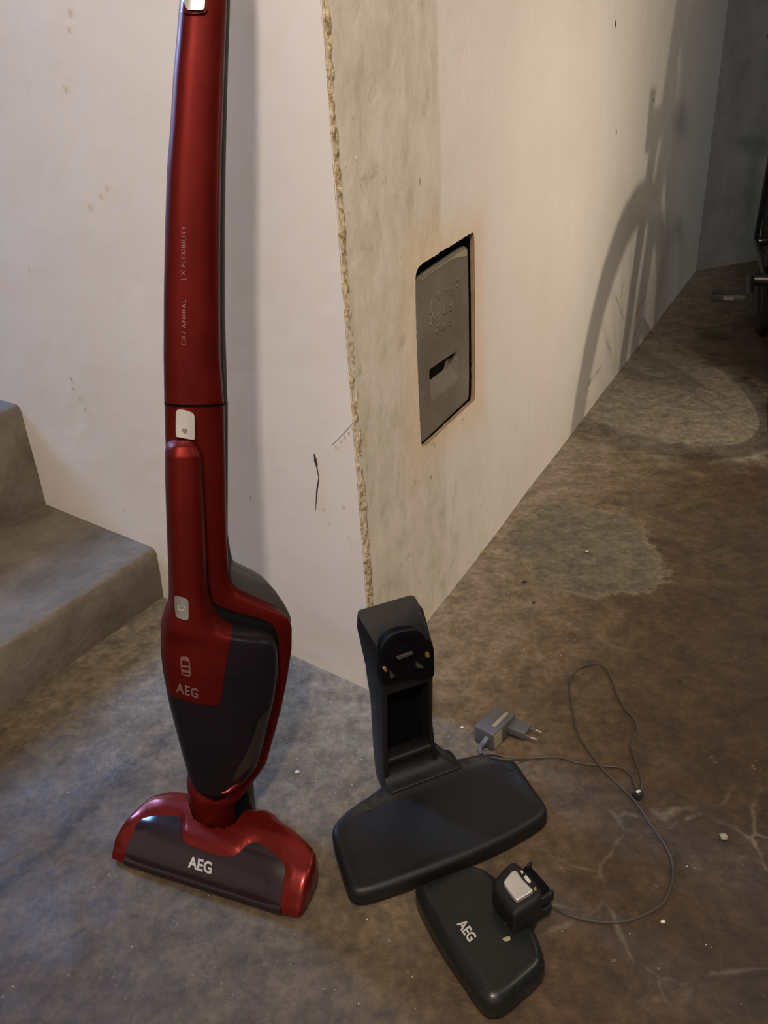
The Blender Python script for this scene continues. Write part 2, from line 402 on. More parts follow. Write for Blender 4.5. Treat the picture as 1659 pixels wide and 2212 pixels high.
def plaster_right(plate):
    mt, t, b = newmat('old_limewashed_plaster'); c = coords(t)
    n1 = noise_n(t, c, 3, 5, 0.6); n2 = noise_n(t, mapping(t, c, (14, 14, 7)), 1.6, 6, 0.65, 0.4); fine = noise_n(t, c, 90, 4, 0.6)
    sep = N(t, 'ShaderNodeSeparateXYZ'); t.links.new(c, sep.inputs[0]); S, Z = sep.outputs[0], sep.outputs[2]
    white = ramp(t, n1, [(0.3, (0.69, 0.645, 0.575)), (0.7, (0.75, 0.71, 0.645))])
    old = ramp(t, n2, [(0.30, (0.47, 0.42, 0.31)), (0.41, (0.58, 0.53, 0.42)), (0.55, (0.66, 0.60, 0.50)), (0.75, (0.72, 0.67, 0.585))])
    edge = math_n(t, 'ADD', S, math_n(t, 'MULTIPLY', math_n(t, 'SUBTRACT', fine, 0.5), 0.01))
    old_m = maprange(t, edge, plate['split'] + 0.012, plate['split'] - 0.004, 0, 1)
    low = maprange(t, math_n(t, 'ADD', Z, math_n(t, 'MULTIPLY', math_n(t, 'SUBTRACT', n2, 0.5), 0.5)), 0.34, 0.05, 0, 0.75)
    nearl = maprange(t, S, 0.6, 0.25, 0.2, 1)
    m0 = math_n(t, 'MAXIMUM', old_m, math_n(t, 'MULTIPLY', low, nearl))
    col = mix(t, m0, white, old)
    # rusty tan halo round the cleanout hatch
    dx = math_n(t, 'SUBTRACT', math_n(t, 'ABSOLUTE', math_n(t, 'SUBTRACT', S, plate['cs'])), plate['hs'])
    dz = math_n(t, 'SUBTRACT', math_n(t, 'ABSOLUTE', math_n(t, 'SUBTRACT', Z, plate['cz'])), plate['hz'])
    d = math_n(t, 'ADD', math_n(t, 'MAXIMUM', dx, dz), math_n(t, 'MULTIPLY', math_n(t, 'SUBTRACT', n2, 0.5), 0.05))
    col = mix(t, maprange(t, d, 0.085, -0.01, 0, 0.75), col, (0.68, 0.53, 0.36))
    # tiny pits and stains
    v = N(t, 'ShaderNodeTexVoronoi', Scale=38.0); t.links.new(mapping(t, c, (1, 1, 0.6)), v.inputs['Vector'])
    pit = math_n(t, 'MULTIPLY', maprange(t, v.outputs['Distance'], 0.16, 0.07, 0, 1), maprange(t, noise_n(t, c, 9, 3), 0.5, 0.62, 0, 1))
    col = mix(t, math_n(t, 'MULTIPLY', math_n(t, 'MULTIPLY', pit, math_n(t, 'MAXIMUM', m0, low)), 0.75), col, (0.25, 0.20, 0.12))
    col = mix(t, math_n(t, 'MULTIPLY', maprange(t, noise_n(t, c, 17, 5, 0.7, 0.5), 0.60, 0.70, 0, 0.6), math_n(t, 'MAXIMUM', m0, low)), col, (0.42, 0.35, 0.24))
    t.links.new(col, b.inputs['Base Color']); b.inputs['Roughness'].default_value = 0.75
    h = math_n(t, 'ADD', math_n(t, 'MULTIPLY', noise_n(t, c, 24, 5, 0.6), 1.0), math_n(t, 'MULTIPLY', n2, math_n(t, 'MULTIPLY', m0, 0.7)))
    bump(t, b, h, 0.4, 0.005); return mt
def crumble():
    mt, t, b = newmat('crumbled_plaster'); c = coords(t)
    n1 = noise_n(t, c, 130, 4, 0.7); n2 = noise_n(t, c, 34, 3)
    col = ramp(t, n1, [(0.38, (0.20, 0.13, 0.05)), (0.48, (0.40, 0.30, 0.15)), (0.57, (0.56, 0.47, 0.32)), (0.7, (0.70, 0.63, 0.50))])
    col = mix(t, maprange(t, n2, 0.45, 0.6, 0, 0.5), col, (0.60, 0.53, 0.40))
    t.links.new(col, b.inputs['Base Color']); b.inputs['Roughness'].default_value = 0.9
    bump(t, b, n1, 0.8, 0.004); return mt
M['crumble'] = crumble()
def cast_iron():
    mt, t, b = newmat('grey_cast_hatch'); c = coords(t)
    n1 = noise_n(t, c, 10, 4); n2 = noise_n(t, c, 240, 4, 0.7)
    col = ramp(t, n1, [(0.3, (0.125, 0.104, 0.076)), (0.7, (0.19, 0.167, 0.135))])
    col = mix(t, maprange(t, n2, 0.6, 0.72, 0, 0.4), col, (0.30, 0.27, 0.23))
    t.links.new(col, b.inputs['Base Color']); b.inputs['Roughness'].default_value = 0.8; b.inputs['Specular IOR Level'].default_value = 0.25
    bump(t, b, n2, 0.6, 0.0014); return mt
M['hatch'] = cast_iron()
M['soot_shade'] = plastic('flue_soot_shade', (0.004, 0.0035, 0.003), 0.95, spec=0.1)  # sooty black that also paints the shade in hatch gap and slot
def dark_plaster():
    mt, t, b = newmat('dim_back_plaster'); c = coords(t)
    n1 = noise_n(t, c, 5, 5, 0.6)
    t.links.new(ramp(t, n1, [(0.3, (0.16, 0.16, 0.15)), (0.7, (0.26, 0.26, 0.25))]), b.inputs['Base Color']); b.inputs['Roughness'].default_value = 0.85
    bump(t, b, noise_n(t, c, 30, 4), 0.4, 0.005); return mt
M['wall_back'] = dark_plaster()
M['ceiling'] = plastic('white_limewash', (0.70, 0.67, 0.63), 0.9)

# ------------------------------------------------------------------ the setting
CORNER = np.array([-0.0329, 0.9865, 0.0])
DL = unit([-0.78331, 0.62164, 0]); NL = np.array([-0.62164, -0.78331, 0])       # left wall: direction, facing
DR = unit([1.14874 + 0.0329, 3.18032 - 0.9865, 0]); NR = np.array([DR[1], -DR[0], 0])
UP = np.array([0, 0, 1.0])
def wl(px, py): p = on(px, py, CORNER, NL); return np.array([(p - CORNER) @ DL, p[2]])
def wr(px, py): p = on(px, py, CORNER, NR); return np.array([(p - CORNER) @ DR, p[2]])
def structure(o, label=None):
    o['kind'] = 'structure'
    if label: o['label'] = label
    return o
def placed(name, V, F, mat, origin, ex, ey, smooth=False, sharp=None):
    """mesh in its own wall frame: x along, y out of the wall, z up"""
    me = bpy.data.meshes.new(name); me.from_pydata([tuple(v) for v in V], [], [tuple(f) for f in F]); me.validate(); me.update()
    bm = bmesh.new(); bm.from_mesh(me); bmesh.ops.recalc_face_normals(bm, faces=bm.faces); bm.to_mesh(me); bm.free()
    if smooth: me.shade_smooth(); me.set_sharp_from_angle(angle=math.radians(sharp or 40))
    me.materials.append(mat); o = bpy.data.objects.new(name, me); COL.objects.link(o)
    o.matrix_world = Matrix(((ex[0], ey[0], 0, origin[0]), (ex[1], ey[1], 0, origin[1]), (0, 0, 1, 0), (0, 0, 0, 1)))
    return o
def slab(x0, x1, y0, y1, z0, z1):
    V = [(x, y, z) for z in (z0, z1) for y in (y0, y1) for x in (x0, x1)]
    return V, [(0, 2, 3, 1), (4, 5, 7, 6), (0, 1, 5, 4), (2, 6, 7, 3), (0, 4, 6, 2), (1, 3, 7, 5)]

# floor
xs = np.arange(-2.6, 4.6, 0.04); ys = np.arange(-1.6, 6.0, 0.04); V = []; F = []
for y in ys:
    for x in xs:
        V.append((x, y, -abs(noise.noise(Vector((x * 3, y * 3, 0)))) * 0.004 - abs(noise.noise(Vector((x * 11, y * 11, 4)))) * 0.002))
nx = len(xs)
for j in range(len(ys) - 1):
    for i in range(nx - 1): F.append((j * nx + i, j * nx + i + 1, (j + 1) * nx + i + 1, (j + 1) * nx + i))
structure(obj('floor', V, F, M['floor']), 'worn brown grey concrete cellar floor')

# left wall
ZT = 2.4
def wobble(s, z, k): return 0.0025 * noise.noise(Vector((s * 3, z * 3, k))) + 0.0012 * noise.noise(Vector((s * 11, z * 11, k + 5)))
def wall_grid(s0, s1, ds, k):
    S = np.arange(s0, s1 + ds * 0.5, ds); Z = np.arange(-0.02, ZT, ds); V = []; F = []
    for z in Z:
        for s in S: V.append((s, wobble(s, z, k), z))
    n = len(S)
    for j in range(len(Z) - 1):
        for i in range(n - 1): F.append((j * n + i, j * n + i + 1, (j + 1) * n + i + 1, (j + 1) * n + i))
    return V, F
V, F = wall_grid(0.0, 2.4, 0.03, 1)
WALL_L = structure(placed('wall_left', V, F, M['wall_left'], CORNER, DL, NL, True), 'smooth white painted plaster wall behind the vacuum cleaner')

# right wall with the hatch opening
op = [wr(905, 577), wr(1019, 504), wr(1027, 520), wr(1028, 860), wr(1015, 876), wr(920, 962), wr(912, 963), wr(897, 745), wr(897, 600)]
s_l = np.mean([wr(898, 600)[0], wr(912, 955)[0]]); s_r = wr(1028, 700)[0]
z_t = 0.5 * (wr(905, 577)[1] + wr(1019, 504)[1]); z_b = 0.5 * (wr(918, 962)[1] + wr(1012, 874)[1])
PL = dict(cs=(s_l + s_r) / 2, hs=(s_r - s_l) / 2, cz=(z_t + z_b) / 2, hz=(z_t - z_b) / 2, split=wr(945, 300)[0])
M['wall_right'] = plaster_right(PL)
hole = chaikin(np.array([wr(*q) for q in [(1018, 503), (1023, 503), (1025, 515), (1027, 700), (1027, 862), (1022, 868), (1012, 876), (924, 960), (912, 966), (909, 955), (900, 745), (897, 620), (898, 592), (903, 578), (910, 571)]]), 1)
if area2(hole) < 0: hole = hole[::-1]
hole = resample(np.array(hole), 0.006)
hole = np.array([(s + 0.0016 * noise.noise(Vector((s * 160, z * 160, 2))), z + 0.0016 * noise.noise(Vector((s * 160, z * 160, 8)))) for s, z in hole])
S_END = float(np.linalg.norm(np.array([1.72, 4.245]) - CORNER[:2]))
outer = []
for a, b_ in (((0.0, -0.02), (S_END, -0.02)), ((S_END, -0.02), (S_END, ZT)), ((S_END, ZT), (0.0, ZT)), ((0.0, ZT), (0.0, -0.02))):
    L_ = math.dist(a, b_); n_ = max(2, int(L_ / 0.05))
    for t_ in np.linspace(0, 1, n_, endpoint=False): outer.append((a[0] + (b_[0] - a[0]) * t_, a[1] + (b_[1] - a[1]) * t_))
pts = [Vector(p) for p in outer] + [Vector(p) for p in hole]; no, nh = len(outer), len(hole)
for s in np.arange(0.03, S_END, 0.04):
    for z in np.arange(0.02, ZT, 0.04):
        if not inside((s, z), hole) and dist_poly((s, z), hole) > 0.012: pts.append(Vector((s, z)))
edges = [(i, (i + 1) % no) for i in range(no)] + [(no + i, no + (i + 1) % nh) for i in range(nh)]
r = geometry.delaunay_2d_cdt(pts, edges, [], 1, 1e-6)
V2 = np.array([(v.x, v.y) for v in r[0]]); F = []
for f in r[2]:
    c_ = np.mean([V2[i] for i in f], 0)
    if not inside(c_, hole): F.append(tuple(f))
V = [(s, wobble(s, z, 9) * (0 if dist_poly((s, z), hole) < 0.02 else 1), z) for s, z in V2]
k0 = len(V)   # reveal of the opening
for s, z in hole: V.append((s, 0.0, z))
for s, z in hole: V.append((s, -0.008, z))
RV = (V[k0:], [(i, (i + 1) % nh, nh + (i + 1) % nh, nh + i) for i in range(nh)])
V = V[:k0]
V = np.array(V)
WALL_R = structure(placed('wall_right', V, F, M['wall_right'], CORNER, DR, NR, True), 'old yellowed limewashed plaster wall with a hatch')

# crumbled plaster arris between the two walls
V = []; F = []; Zs = np.arange(-0.01, 1.5, 0.0035); nc = 9
for z in Zs:
    w = 0.021 - 0.008 * min(1, z / 0.9) + 0.005 * noise.noise(Vector((0, 0, z * 14)))
    for k in range(nc):
        q = k / (nc - 1); e = math.sin(math.pi * min(1, q * 1.1))
        lump = noise.noise(Vector((q * 3, 1.3, z * 150))) * 0.0035 + noise.noise(Vector((q * 2, 7, z * 60))) * 0.003
        y_ = 0.0008 + lump * (0.3 + 0.7 * e) if 0 < k < nc - 1 else (-0.0015 if k == 0 else -0.002)
        s_ = w * q + noise.noise(Vector((q * 5, 3, z * 47))) * 0.0025 * (0.35 if k == 0 else 1) - (0.0008 if k == 0 else 0)
        V.append((s_, y_, z))
for j in range(len(Zs) - 1):
    for k in range(nc - 1): a = j * nc + k; F.append((a, a + 1, a + nc + 1, a + nc))
structure(placed('trim_1', V, F, M['crumble'], CORNER, DR, NR, True, 70), 'crumbled ochre plaster edge where the two walls meet')

# back wall
BC = np.array([1.72, 4.245, 0]); DB = unit([0.9, 0.42, 0]); NB = np.array([DB[1], -DB[0], 0])
V, F = slab(0, 3.2, -0.1, 0.0, -0.02, ZT)
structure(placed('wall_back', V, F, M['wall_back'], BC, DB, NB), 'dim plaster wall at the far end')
# unseen blocker added on the right, outside the picture: it shades the far part of the right wall
V, F = slab(0, 1.6, -0.06, 0.06, -0.02, 1.12)
D2 = unit([1.0, 0.12, 0])
structure(placed('lamp_blocker', V, F, M['wall_back'], np.array([1.275, 1.80, 0]), D2, np.array([-D2[1], D2[0], 0])), 'low unseen blocker added to shade the right wall')

# rest of the room behind the photographer: it returns the lamp light
V, F = slab(-4.2, 5.5, -2.0, 6.5, ZT, ZT + 0.05)
structure(placed('ceiling', V, F, M['ceiling'], np.zeros(3), np.array([1., 0, 0]), np.array([0, 1., 0])), 'white limewashed cellar ceiling')
V, F = slab(-2.6, 1.5, -1.75, -1.65, -0.02, ZT)
structure(placed('wall_south', V, F, M['ceiling'], np.zeros(3), np.array([1., 0, 0]), np.array([0, 1., 0])), 'white wall behind the photographer')
V, F = slab(-2.6, -2.5, -1.7, 0.6, -0.02, ZT)
structure(placed('wall_west', V, F, M['ceiling'], np.zeros(3), np.array([1., 0, 0]), np.array([0, 1., 0])), 'white wall left of the photographer')

# steps on the left
def step_block(s0, s1, out, z1, seed):
    """block along the left wall from s0 to s1, reaching 'out' into the room, nose edge at s0"""
    A = unit([-0.1985, -0.3404, 0])      # direction of the nosing, away from the wall
    O = CORNER + DL * s0
    def P(a, d, z):
        return O + A * d + DL * a + UP * z
    V = []; F = []; nd = 40
    prof = [(0.012, -0.02), (0.004, 0.02), (0.0, z1 * 0.5), (0.0, z1 - 0.012), (0.003, z1 - 0.004), (0.010, z1), (0.05, z1), (0.15, z1), (s1 - s0, z1)]
    for i in range(nd + 1):
        d = -0.004 + out * i / nd
        for k, (a, z) in enumerate(prof):
            w = noise.noise(Vector((d * 14, z * 14, seed))) * 0.006 + noise.noise(Vector((d * 50, z * 50, seed))) * 0.0025
            if k == len(prof) - 1: w = 0
            V.append(P(a + w, d, z + (w * 0.4 if 3 <= k < 8 else 0)))
    n = len(prof)
    for i in range(nd):
        for k in range(n - 1): a = i * n + k; F.append((a, a + 1, a + n + 1, a + n))
    return V, F
s1_ = (on(335, 1185, CORNER, NL) - CORNER) @ DL; z1_ = on(335, 1185, CORNER, NL)[2]
s2_ = (on(100, 1090, CORNER, NL) - CORNER) @ DL; z2_ = on(26, 872, CORNER, NL)[2]
stairs = bpy.data.objects.new('stairs', None); COL.objects.link(stairs); structure(stairs, 'two rough grey concrete steps along the left wall')
V, F = step_block(s1_, s1_ + 0.75, 1.3, z1_, 3); obj('step', V, F, M['step'], stairs)
V, F = step_block(s2_, s2_ + 0.9, 1.3, z2_, 11); obj('step', V, F, M['step'], stairs)

# marks on the walls (real stains and scratches, flat on the plaster)
def blot(parent, kind, pxs, half, mat, seed=0):
    """ragged stroke through pixel points on a wall"""
    f = wl if kind == 'L' else wr; D, Nn = (DL, NL) if kind == 'L' else (DR, NR)
    P = np.array([f(*p) for p in pxs]); 
    if len(P) == 1: P = np.vstack([P + [0, half[0] * 1.3], P, P - [0, half[0] * 1.3]]); half = [half[0] * 0.3, half[0], half[0] * 0.3]
    d = np.r_[0, np.cumsum(np.linalg.norm(np.diff(P, axis=0), axis=1))]; t = np.linspace(0, d[-1], max(8, int(d[-1] / 0.003)))
    Q = np.stack([np.interp(t, d, P[:, 0]), np.interp(t, d, P[:, 1])], 1); h = np.interp(t, d, half)
    T = np.gradient(Q, axis=0); T /= np.linalg.norm(T, axis=1)[:, None] + 1e-9; Nm = np.stack([-T[:, 1], T[:, 0]], 1)
    V = []; F = []
    for i in range(len(Q)):
        w1 = h[i] * (1 + 0.5 * noise.noise(Vector((i * 0.7, seed, 0)))); w2 = h[i] * (1 + 0.5 * noise.noise(Vector((i * 0.7, seed, 9))))
        for q, hgt in ((Q[i] + Nm[i] * w1, 0.0024), (Q[i], 0.0032), (Q[i] - Nm[i] * w2, 0.0024)):
            V.append((q[0], hgt + wobble(q[0], q[1], 1 if kind == 'L' else 9) - 0.0019, q[1]))
    for i in range(len(Q) - 1):
        for k in (0, 1): a = i * 3 + k; F.append((a, a + 1, a + 4, a + 3))
    me = bpy.data.meshes.new('scuff_mark'); me.from_pydata([tuple(v) for v in V], [], F); me.update(); me.materials.append(mat)
    o = bpy.data.objects.new('scuff_mark', me); COL.objects.link(o); o.parent = parent; return o
blot(WALL_L, 'L', [(679, 980), (682, 996), (685, 1010), (689, 1032), (685, 1060), (682, 1102)], [0.0008, 0.0032, 0.0012, 0.0009, 0.0015, 0.0004], M['scuff'], 1)
blot(WALL_L, 'L', [(763, 912), (745, 932), (718, 960)], [0.001, 0.0016, 0.0008], M['smudge'], 2)
for q in ((762, 926), (754, 935), (745, 944), (737, 953), (726, 966)): blot(WALL_L, 'L', [q], [0.0022], M['smudge'], q[0])
for q in ((154, 817), (158, 838), (171, 858), (184, 884)): blot(WALL_L, 'L', [q], [0.004], M['smudge'], q[0])
for q in ((229, 404), (216, 422), (192, 443)): blot(WALL_L, 'L', [q], [0.0042], M['tan'], q[0])
for q in ((149, 26), (146, 62), (138, 190), (62, 580)): blot(WALL_L, 'L', [q], [0.004], M['tan'], q[0])
blot(WALL_L, 'L', [(752, 1155), (758, 1180), (768, 1215)], [0.001, 0.0012, 0.0006], M['smudge'], 5)
for q in ((712, 1130), (700, 1098), (742, 1096), (540, 1075), (270, 1105)): blot(WALL_L, 'L', [q], [0.003], M['smudge'], q[0])
blot(WALL_R, 'R', [(1329, 52)], [0.006], M['scuff'], 3); blot(WALL_R, 'R', [(1412, 215)], [0.0045], M['scuff'], 4); blot(WALL_R, 'R', [(1331, 286)], [0.0045], M['scuff'], 5)
for q in ((762, 250), (748, 355), (770, 342), (862, 990), (1000, 905), (1040, 1195), (905, 1085)): blot(WALL_R, 'R', [q], [0.0022], M['tan'], q[0])
# dark marks low on the wall
for a in ([(1345, 610), (1342, 640)], [(1395, 635), (1372, 680)], [(1330, 640), (1348, 690)], [(1300, 790), (1270, 830)], [(1310, 735), (1320, 760)], [(1385, 690), (1370, 725)]):
    blot(WALL_R, 'R', a, [0.004, 0.008], M['smudge'], a[0][0])

# ------------------------------------------------------------------ chimney hatch in the right wall
hatch = thing('cleanout_hatch', 'grey cast chimney cleanout hatch slipped down in its opening in the right wall', 'hatch', CORNER + DR * PL['cs'] + UP * z_b)
def HW(s, z, y): return CORNER + DR * s + NR * y + UP * z
hp = chaikin(np.array([wr(*q) for q in [(1006, 534), (1015, 532), (1019, 540), (1021, 700), (1021, 856), (1017, 866), (1008, 874), (922, 957), (914, 960), (911, 950), (903, 745), (900, 622), (902, 610), (912, 599)]]), 1)
sl, sr = s_l + 0.003, s_r - 0.009; zt2 = z_t - 0.03
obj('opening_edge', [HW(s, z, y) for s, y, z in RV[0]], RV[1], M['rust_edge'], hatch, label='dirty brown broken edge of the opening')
# sooty flue behind the opening, its black also painting the gap's deep shade
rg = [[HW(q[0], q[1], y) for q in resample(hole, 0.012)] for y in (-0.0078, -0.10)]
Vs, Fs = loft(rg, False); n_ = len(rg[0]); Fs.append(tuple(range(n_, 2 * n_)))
obj('flue_lining', Vs, Fs, M['soot_shade'], hatch, False, label='sooty flue with painted shade behind the hatch')
# finger slot: scooped recess
sc_c = np.array([wr(967, 812)[0], wr(967, 812)[1]]); sw = 0.5 * (wr(996, 790)[0] - wr(937, 830)[0]); sh = 0.025
def HD(s, z):
    u, v = (s - sc_c[0]) / sw, (z - sc_c[1]) / sh
    if abs(u) > 1.0 or abs(v) > 1.0: return -0.006
    e = min(1, (1 - abs(u)) / 0.16)
    # deep under the upper lip, sloping out to the bottom
    dpt = 0.020 * (0.5 + 0.5 * v) ** 0.8 if v < 0.9 else 0.020 * (1 - v) / 0.1
    return -0.006 - dpt * e
P = resample(hp, 0.004)
if area2(P) < 0: P = P[::-1]
R_ = []
for d, y in ((0, -0.013), (0, -0.0085), (0.0008, -0.0068), (0.0025, -0.006)):
    R_.append([HW(q[0], q[1], y) for q in inset(P, d)])
V, F = loft(R_, False)
C, CF = fill(inset(P, 0.0025), 0.0032); k0 = len(V); V = np.vstack([V, [HW(c[0], c[1], HD(*c)) for c in C]]); F += [tuple(i + k0 for i in f) for f in CF]
V, F = weld(V, F); HV, HF = V, F
obj('hatch_plate', V, F, M['hatch'], hatch, sharp=50)
# black sheet over the upper scoop paints in the slot's shade
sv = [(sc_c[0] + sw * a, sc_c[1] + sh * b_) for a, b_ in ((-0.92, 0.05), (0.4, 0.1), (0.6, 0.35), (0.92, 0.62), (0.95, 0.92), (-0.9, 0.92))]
V2, F2 = fill(resample(np.array(sv), 0.0025), 0.003); obj('slot_shade', [HW(s, z, HD(s, z) + 0.0008) for s, z in V2], F2, M['soot_shade'], hatch, False, label='painted shade in the upper finger slot')
# strip of cream paint left along the plate's upper edge
pp = chaikin(np.array([wr(*q) for q in [(915, 604), (950, 579), (985, 554), (1004, 541), (1013, 538), (1016, 545), (1016, 553), (1002, 556), (985, 558), (970, 569), (955, 579), (935, 591), (919, 607)]]), 1)
V2, F2 = fill(resample(pp, 0.004), 0.004); obj('paint_remnant', [HW(s, z, -0.0052) for s, z in V2], F2, M['paper'], hatch, False, label='patch of cream paint along the upper edge')
# worn raised lettering: three lines of weathered, unreadable cast characters
letters = []
def glyph(cx_, cz_, w, h, tilt, seed):
    g = random.Random(seed); out = []
    for _ in range(g.choice((2, 3))):
        a = g.choice((0, 90, 60, -60, 20)); x0, z0 = cx_ + g.uniform(-.3, .3) * w, cz_ + g.uniform(-.3, .3) * h
        L_ = (h if abs(a) > 45 else w) * g.uniform(.7, 1.0); aa = math.radians(a + tilt)
        ex = DR * math.cos(aa) + UP * math.sin(aa); ez = -DR * math.sin(aa) + UP * math.cos(aa)
        out.append(bevel_box(HW(x0, z0, -0.0057), ex, NR, ez, L_, 0.0024, 0.0040, 0.0006, 1))
    return out
r0 = [wr(938, 662), wr(952, 645), wr(966, 633), wr(980, 622), wr(994, 615)]
for i, q in enumerate(r0): letters += glyph(q[0], q[1], 0.018, 0.020, 0, 20 + i)
for i, q in enumerate([wr(942, 690), wr(955, 684), wr(968, 676), wr(980, 665)]): letters += glyph(q[0], q[1], 0.017, 0.017, 0, 50 + i)
for i, q in enumerate([wr(952, 712), wr(964, 706), wr(976, 698)]): letters += glyph(q[0], q[1], 0.016, 0.014, 0, 80 + i)
V, F = join(*letters); obj('cast_lettering', V, F, M['hatch'], hatch, False)

# ------------------------------------------------------------------ stick vacuum cleaner
VB = at(505, 1790); VN = unit([-VB[0], -VB[1], 0]); VN = unit(VN + UP * math.tan(math.radians(7)))   # leans back towards the wall
vac = thing('stick_vacuum', 'dark red stick vacuum cleaner standing against the white wall', 'vacuum cleaner', (VB[0], VB[1], 0))
def prof(pts):
    a = np.array(pts, float); return lambda y: np.interp(y, a[:, 0], a[:, 1])
def body(y0, y1, L_, R_, off, df, db, ex=2.6, step=4.0, n=48, smooth=2):
    """solid of revolution-like sections between a left and a right contour, front depth df, back depth db"""
    ys = np.arange(y0, y1 + step * 0.5, step); xl = np.array([L_(y) for y in ys]); xr = np.array([R_(y) for y in ys])
    for _ in range(smooth):
        for a in (xl, xr): a[1:-1] = 0.25 * a[:-2] + 0.5 * a[1:-1] + 0.25 * a[2:]
    rings = []
    for y, l, r_ in zip(ys, xl, xr):
        A, B = on(l, y, VB + VN * off, VN), on(r_, y, VB + VN * off, VN); c_ = (A + B) / 2; h = (B - A) / 2
        fd = df(y) if callable(df) else df; bd = db(y) if callable(db) else db; ring = []
        for a in np.linspace(0, 2 * math.pi, n, endpoint=False):
            ca, sa = math.cos(a), math.sin(a)
            x_ = math.copysign(abs(ca) ** (2 / ex), ca); y_ = math.copysign(abs(sa) ** (2 / ex), sa)
            ring.append(c_ + h * x_ + VN * (y_ * (fd if sa > 0 else bd)))
        rings.append(ring)
    return loft(rings)
# upper shaft
shl = prof([(-430, 398), (-420, 396), (-300, 393), (-140, 391), (0, 388), (90, 381), (158, 374.6), (271, 368), (361, 361), (497, 356.5), (633, 354), (768, 353.3), (872, 355)])
shr = prof([(-430, 486), (-420, 490), (-300, 494), (-140, 492), (0, 489), (160, 483), (334, 477), (497, 474), (678, 474), (768, 475), (820, 479), (872, 483)])
SV, SF = body(-430, 868, shl, shr, 0.0, 0.024, 0.020, 3.0, 8)
shaft = obj('handle_shaft', SV, SF, M['red'], vac)
sgr = prof([(-430, 496), (-300, 502), (-140, 500), (0, 497), (160, 491.8), (334, 487.6), (497, 485.5), (678, 485.5), (760, 488), (872, 491.5)])
V, F = body(-430, 869, lambda y: shl(y) + 14, sgr, -0.014, 0.010, 0.016, 3.0, 8)
obj('shaft_back', V, F, M['charcoal'], vac, label='charcoal rear shell of the shaft')
shaft_t = bvh(SV, SF)
# lower frame that wraps the hand unit, down to the collar
frl = prof([(872, 355.5), (945, 357), (1300, 372), (1360, 362), (1420, 362), (1520, 380), (1640, 410), (1679, 405), (1693, 402.4), (1715, 406), (1744, 414.7), (1763, 423), (1775, 429), (1790, 450), (1799, 474)])
frr = prof([(872, 483.5), (1041, 487), (1154, 489), (1233, 494), (1253, 497), (1275, 513.5), (1297, 560), (1308, 585), (1318, 603), (1332, 621), (1351, 630), (1401, 629.5), (1463, 620), (1526, 607.5), (1573, 595), (1620, 581), (1639, 574.6), (1658, 560.5), (1677, 543), (1699, 522), (1715, 507), (1724, 504.4), (1744, 507), (1770, 506), (1785, 503), (1799, 490)])
fdf = prof([(872, 0.024), (1000, 0.022), (1250, 0.018), (1400, 0.012), (1600, 0.014), (1700, 0.034), (1799, 0.030)])
FV, FF = body(872, 1799, frl, frr, 0.0, fdf, lambda y: 0.020, 3.0, 3.0)
obj('frame', FV, FF, M['red'], vac)
# charcoal motor housing behind
mor = prof([(872, 492), (1150, 491.5), (1191, 498), (1210, 503), (1217, 508), (1235, 545), (1250, 570), (1282, 598), (1310, 617), (1332, 628), (1360, 627), (1450, 612), (1560, 585)])
V, F = body(866, 1560, lambda y: 372 + max(0, y - 1380) * 0.22, mor, -0.020, 0.014, prof([(872, 0.012), (1200, 0.014), (1300, 0.045), (1560, 0.03)]), 2.8, 3.0)
obj('motor_housing', V, F, M['charcoal'], vac, label='charcoal bulge of the motor housing')
# black liner showing as the gap round the hand unit
lil = prof([(950, 372), (1300, 382), (1500, 390), (1700, 470)])
lir = prof([(948, 424), (958, 433), (973, 439), (1086, 443.5), (1199, 447), (1267, 452), (1290, 460), (1300, 471), (1308, 488), (1316, 515), (1330, 561), (1341, 586), (1369, 600), (1432, 601.5), (1495, 592), (1557, 577), (1604, 567), (1645, 554), (1662, 539), (1686, 517), (1700, 500)])
V, F = body(948, 1700, lil, lir, 0.006, prof([(948, 0.020), (1250, 0.0185), (1400, 0.022), (1700, 0.02)]), 0.02, 3.4, 3.0)
obj('liner', V, F, M['black_deep'], vac, label='black lining in the gap around the hand unit')
# hand unit: red grip above, smoked dust cup below
gl = prof([(946, 380), (952, 368), (960, 360), (975, 357), (1041, 357), (1131, 360), (1244, 364), (1278, 364.5), (1300, 364), (1325, 353.6), (1342, 349), (1351, 347), (1410, 347), (1448, 352), (1507, 363), (1557, 375.5), (1604, 388), (1651, 400.6), (1672, 407), (1690, 416), (1704, 432), (1713, 455)])
gr = prof([(946, 412), (952, 423), (960, 429), (975, 435), (1041, 438), (1131, 441.5), (1222, 444.5), (1275, 449), (1310, 461), (1332, 479), (1338, 492), (1344, 515), (1351, 555), (1360, 577), (1369, 588), (1388, 596), (1432, 598.5), (1495, 589.5), (1557, 574), (1604, 564), (1645, 551), (1662, 536), (1686, 514), (1699, 500), (1709, 484), (1713, 470)])
gdf = prof([(946, 0.014), (955, 0.022), (975, 0.027), (1100, 0.031), (1250, 0.036), (1340, 0.041), (1420, 0.043), (1520, 0.040), (1620, 0.034), (1690, 0.025), (1713, 0.016)])
GV, GF = body(946, 1342, gl, gr, 0.018, gdf, 0.02, 3.0, 3.0)
hand = obj('hand_unit', GV, GF, M['red'], vac)
KV, KF = body(1336, 1713, gl, gr, 0.018, gdf, 0.02, 2.9, 3.0)
cup = obj('dust_cup', KV, KF, M['smoke'], hand, label='smoked black dust cup')
hand_t = bvh(*join((GV, GF), (KV, KF)))
def on_body(px, py, off=0.07): return on(px, py, VB + VN * off, VN)
VIEW = lambda px, py: unit(ray(px, py))
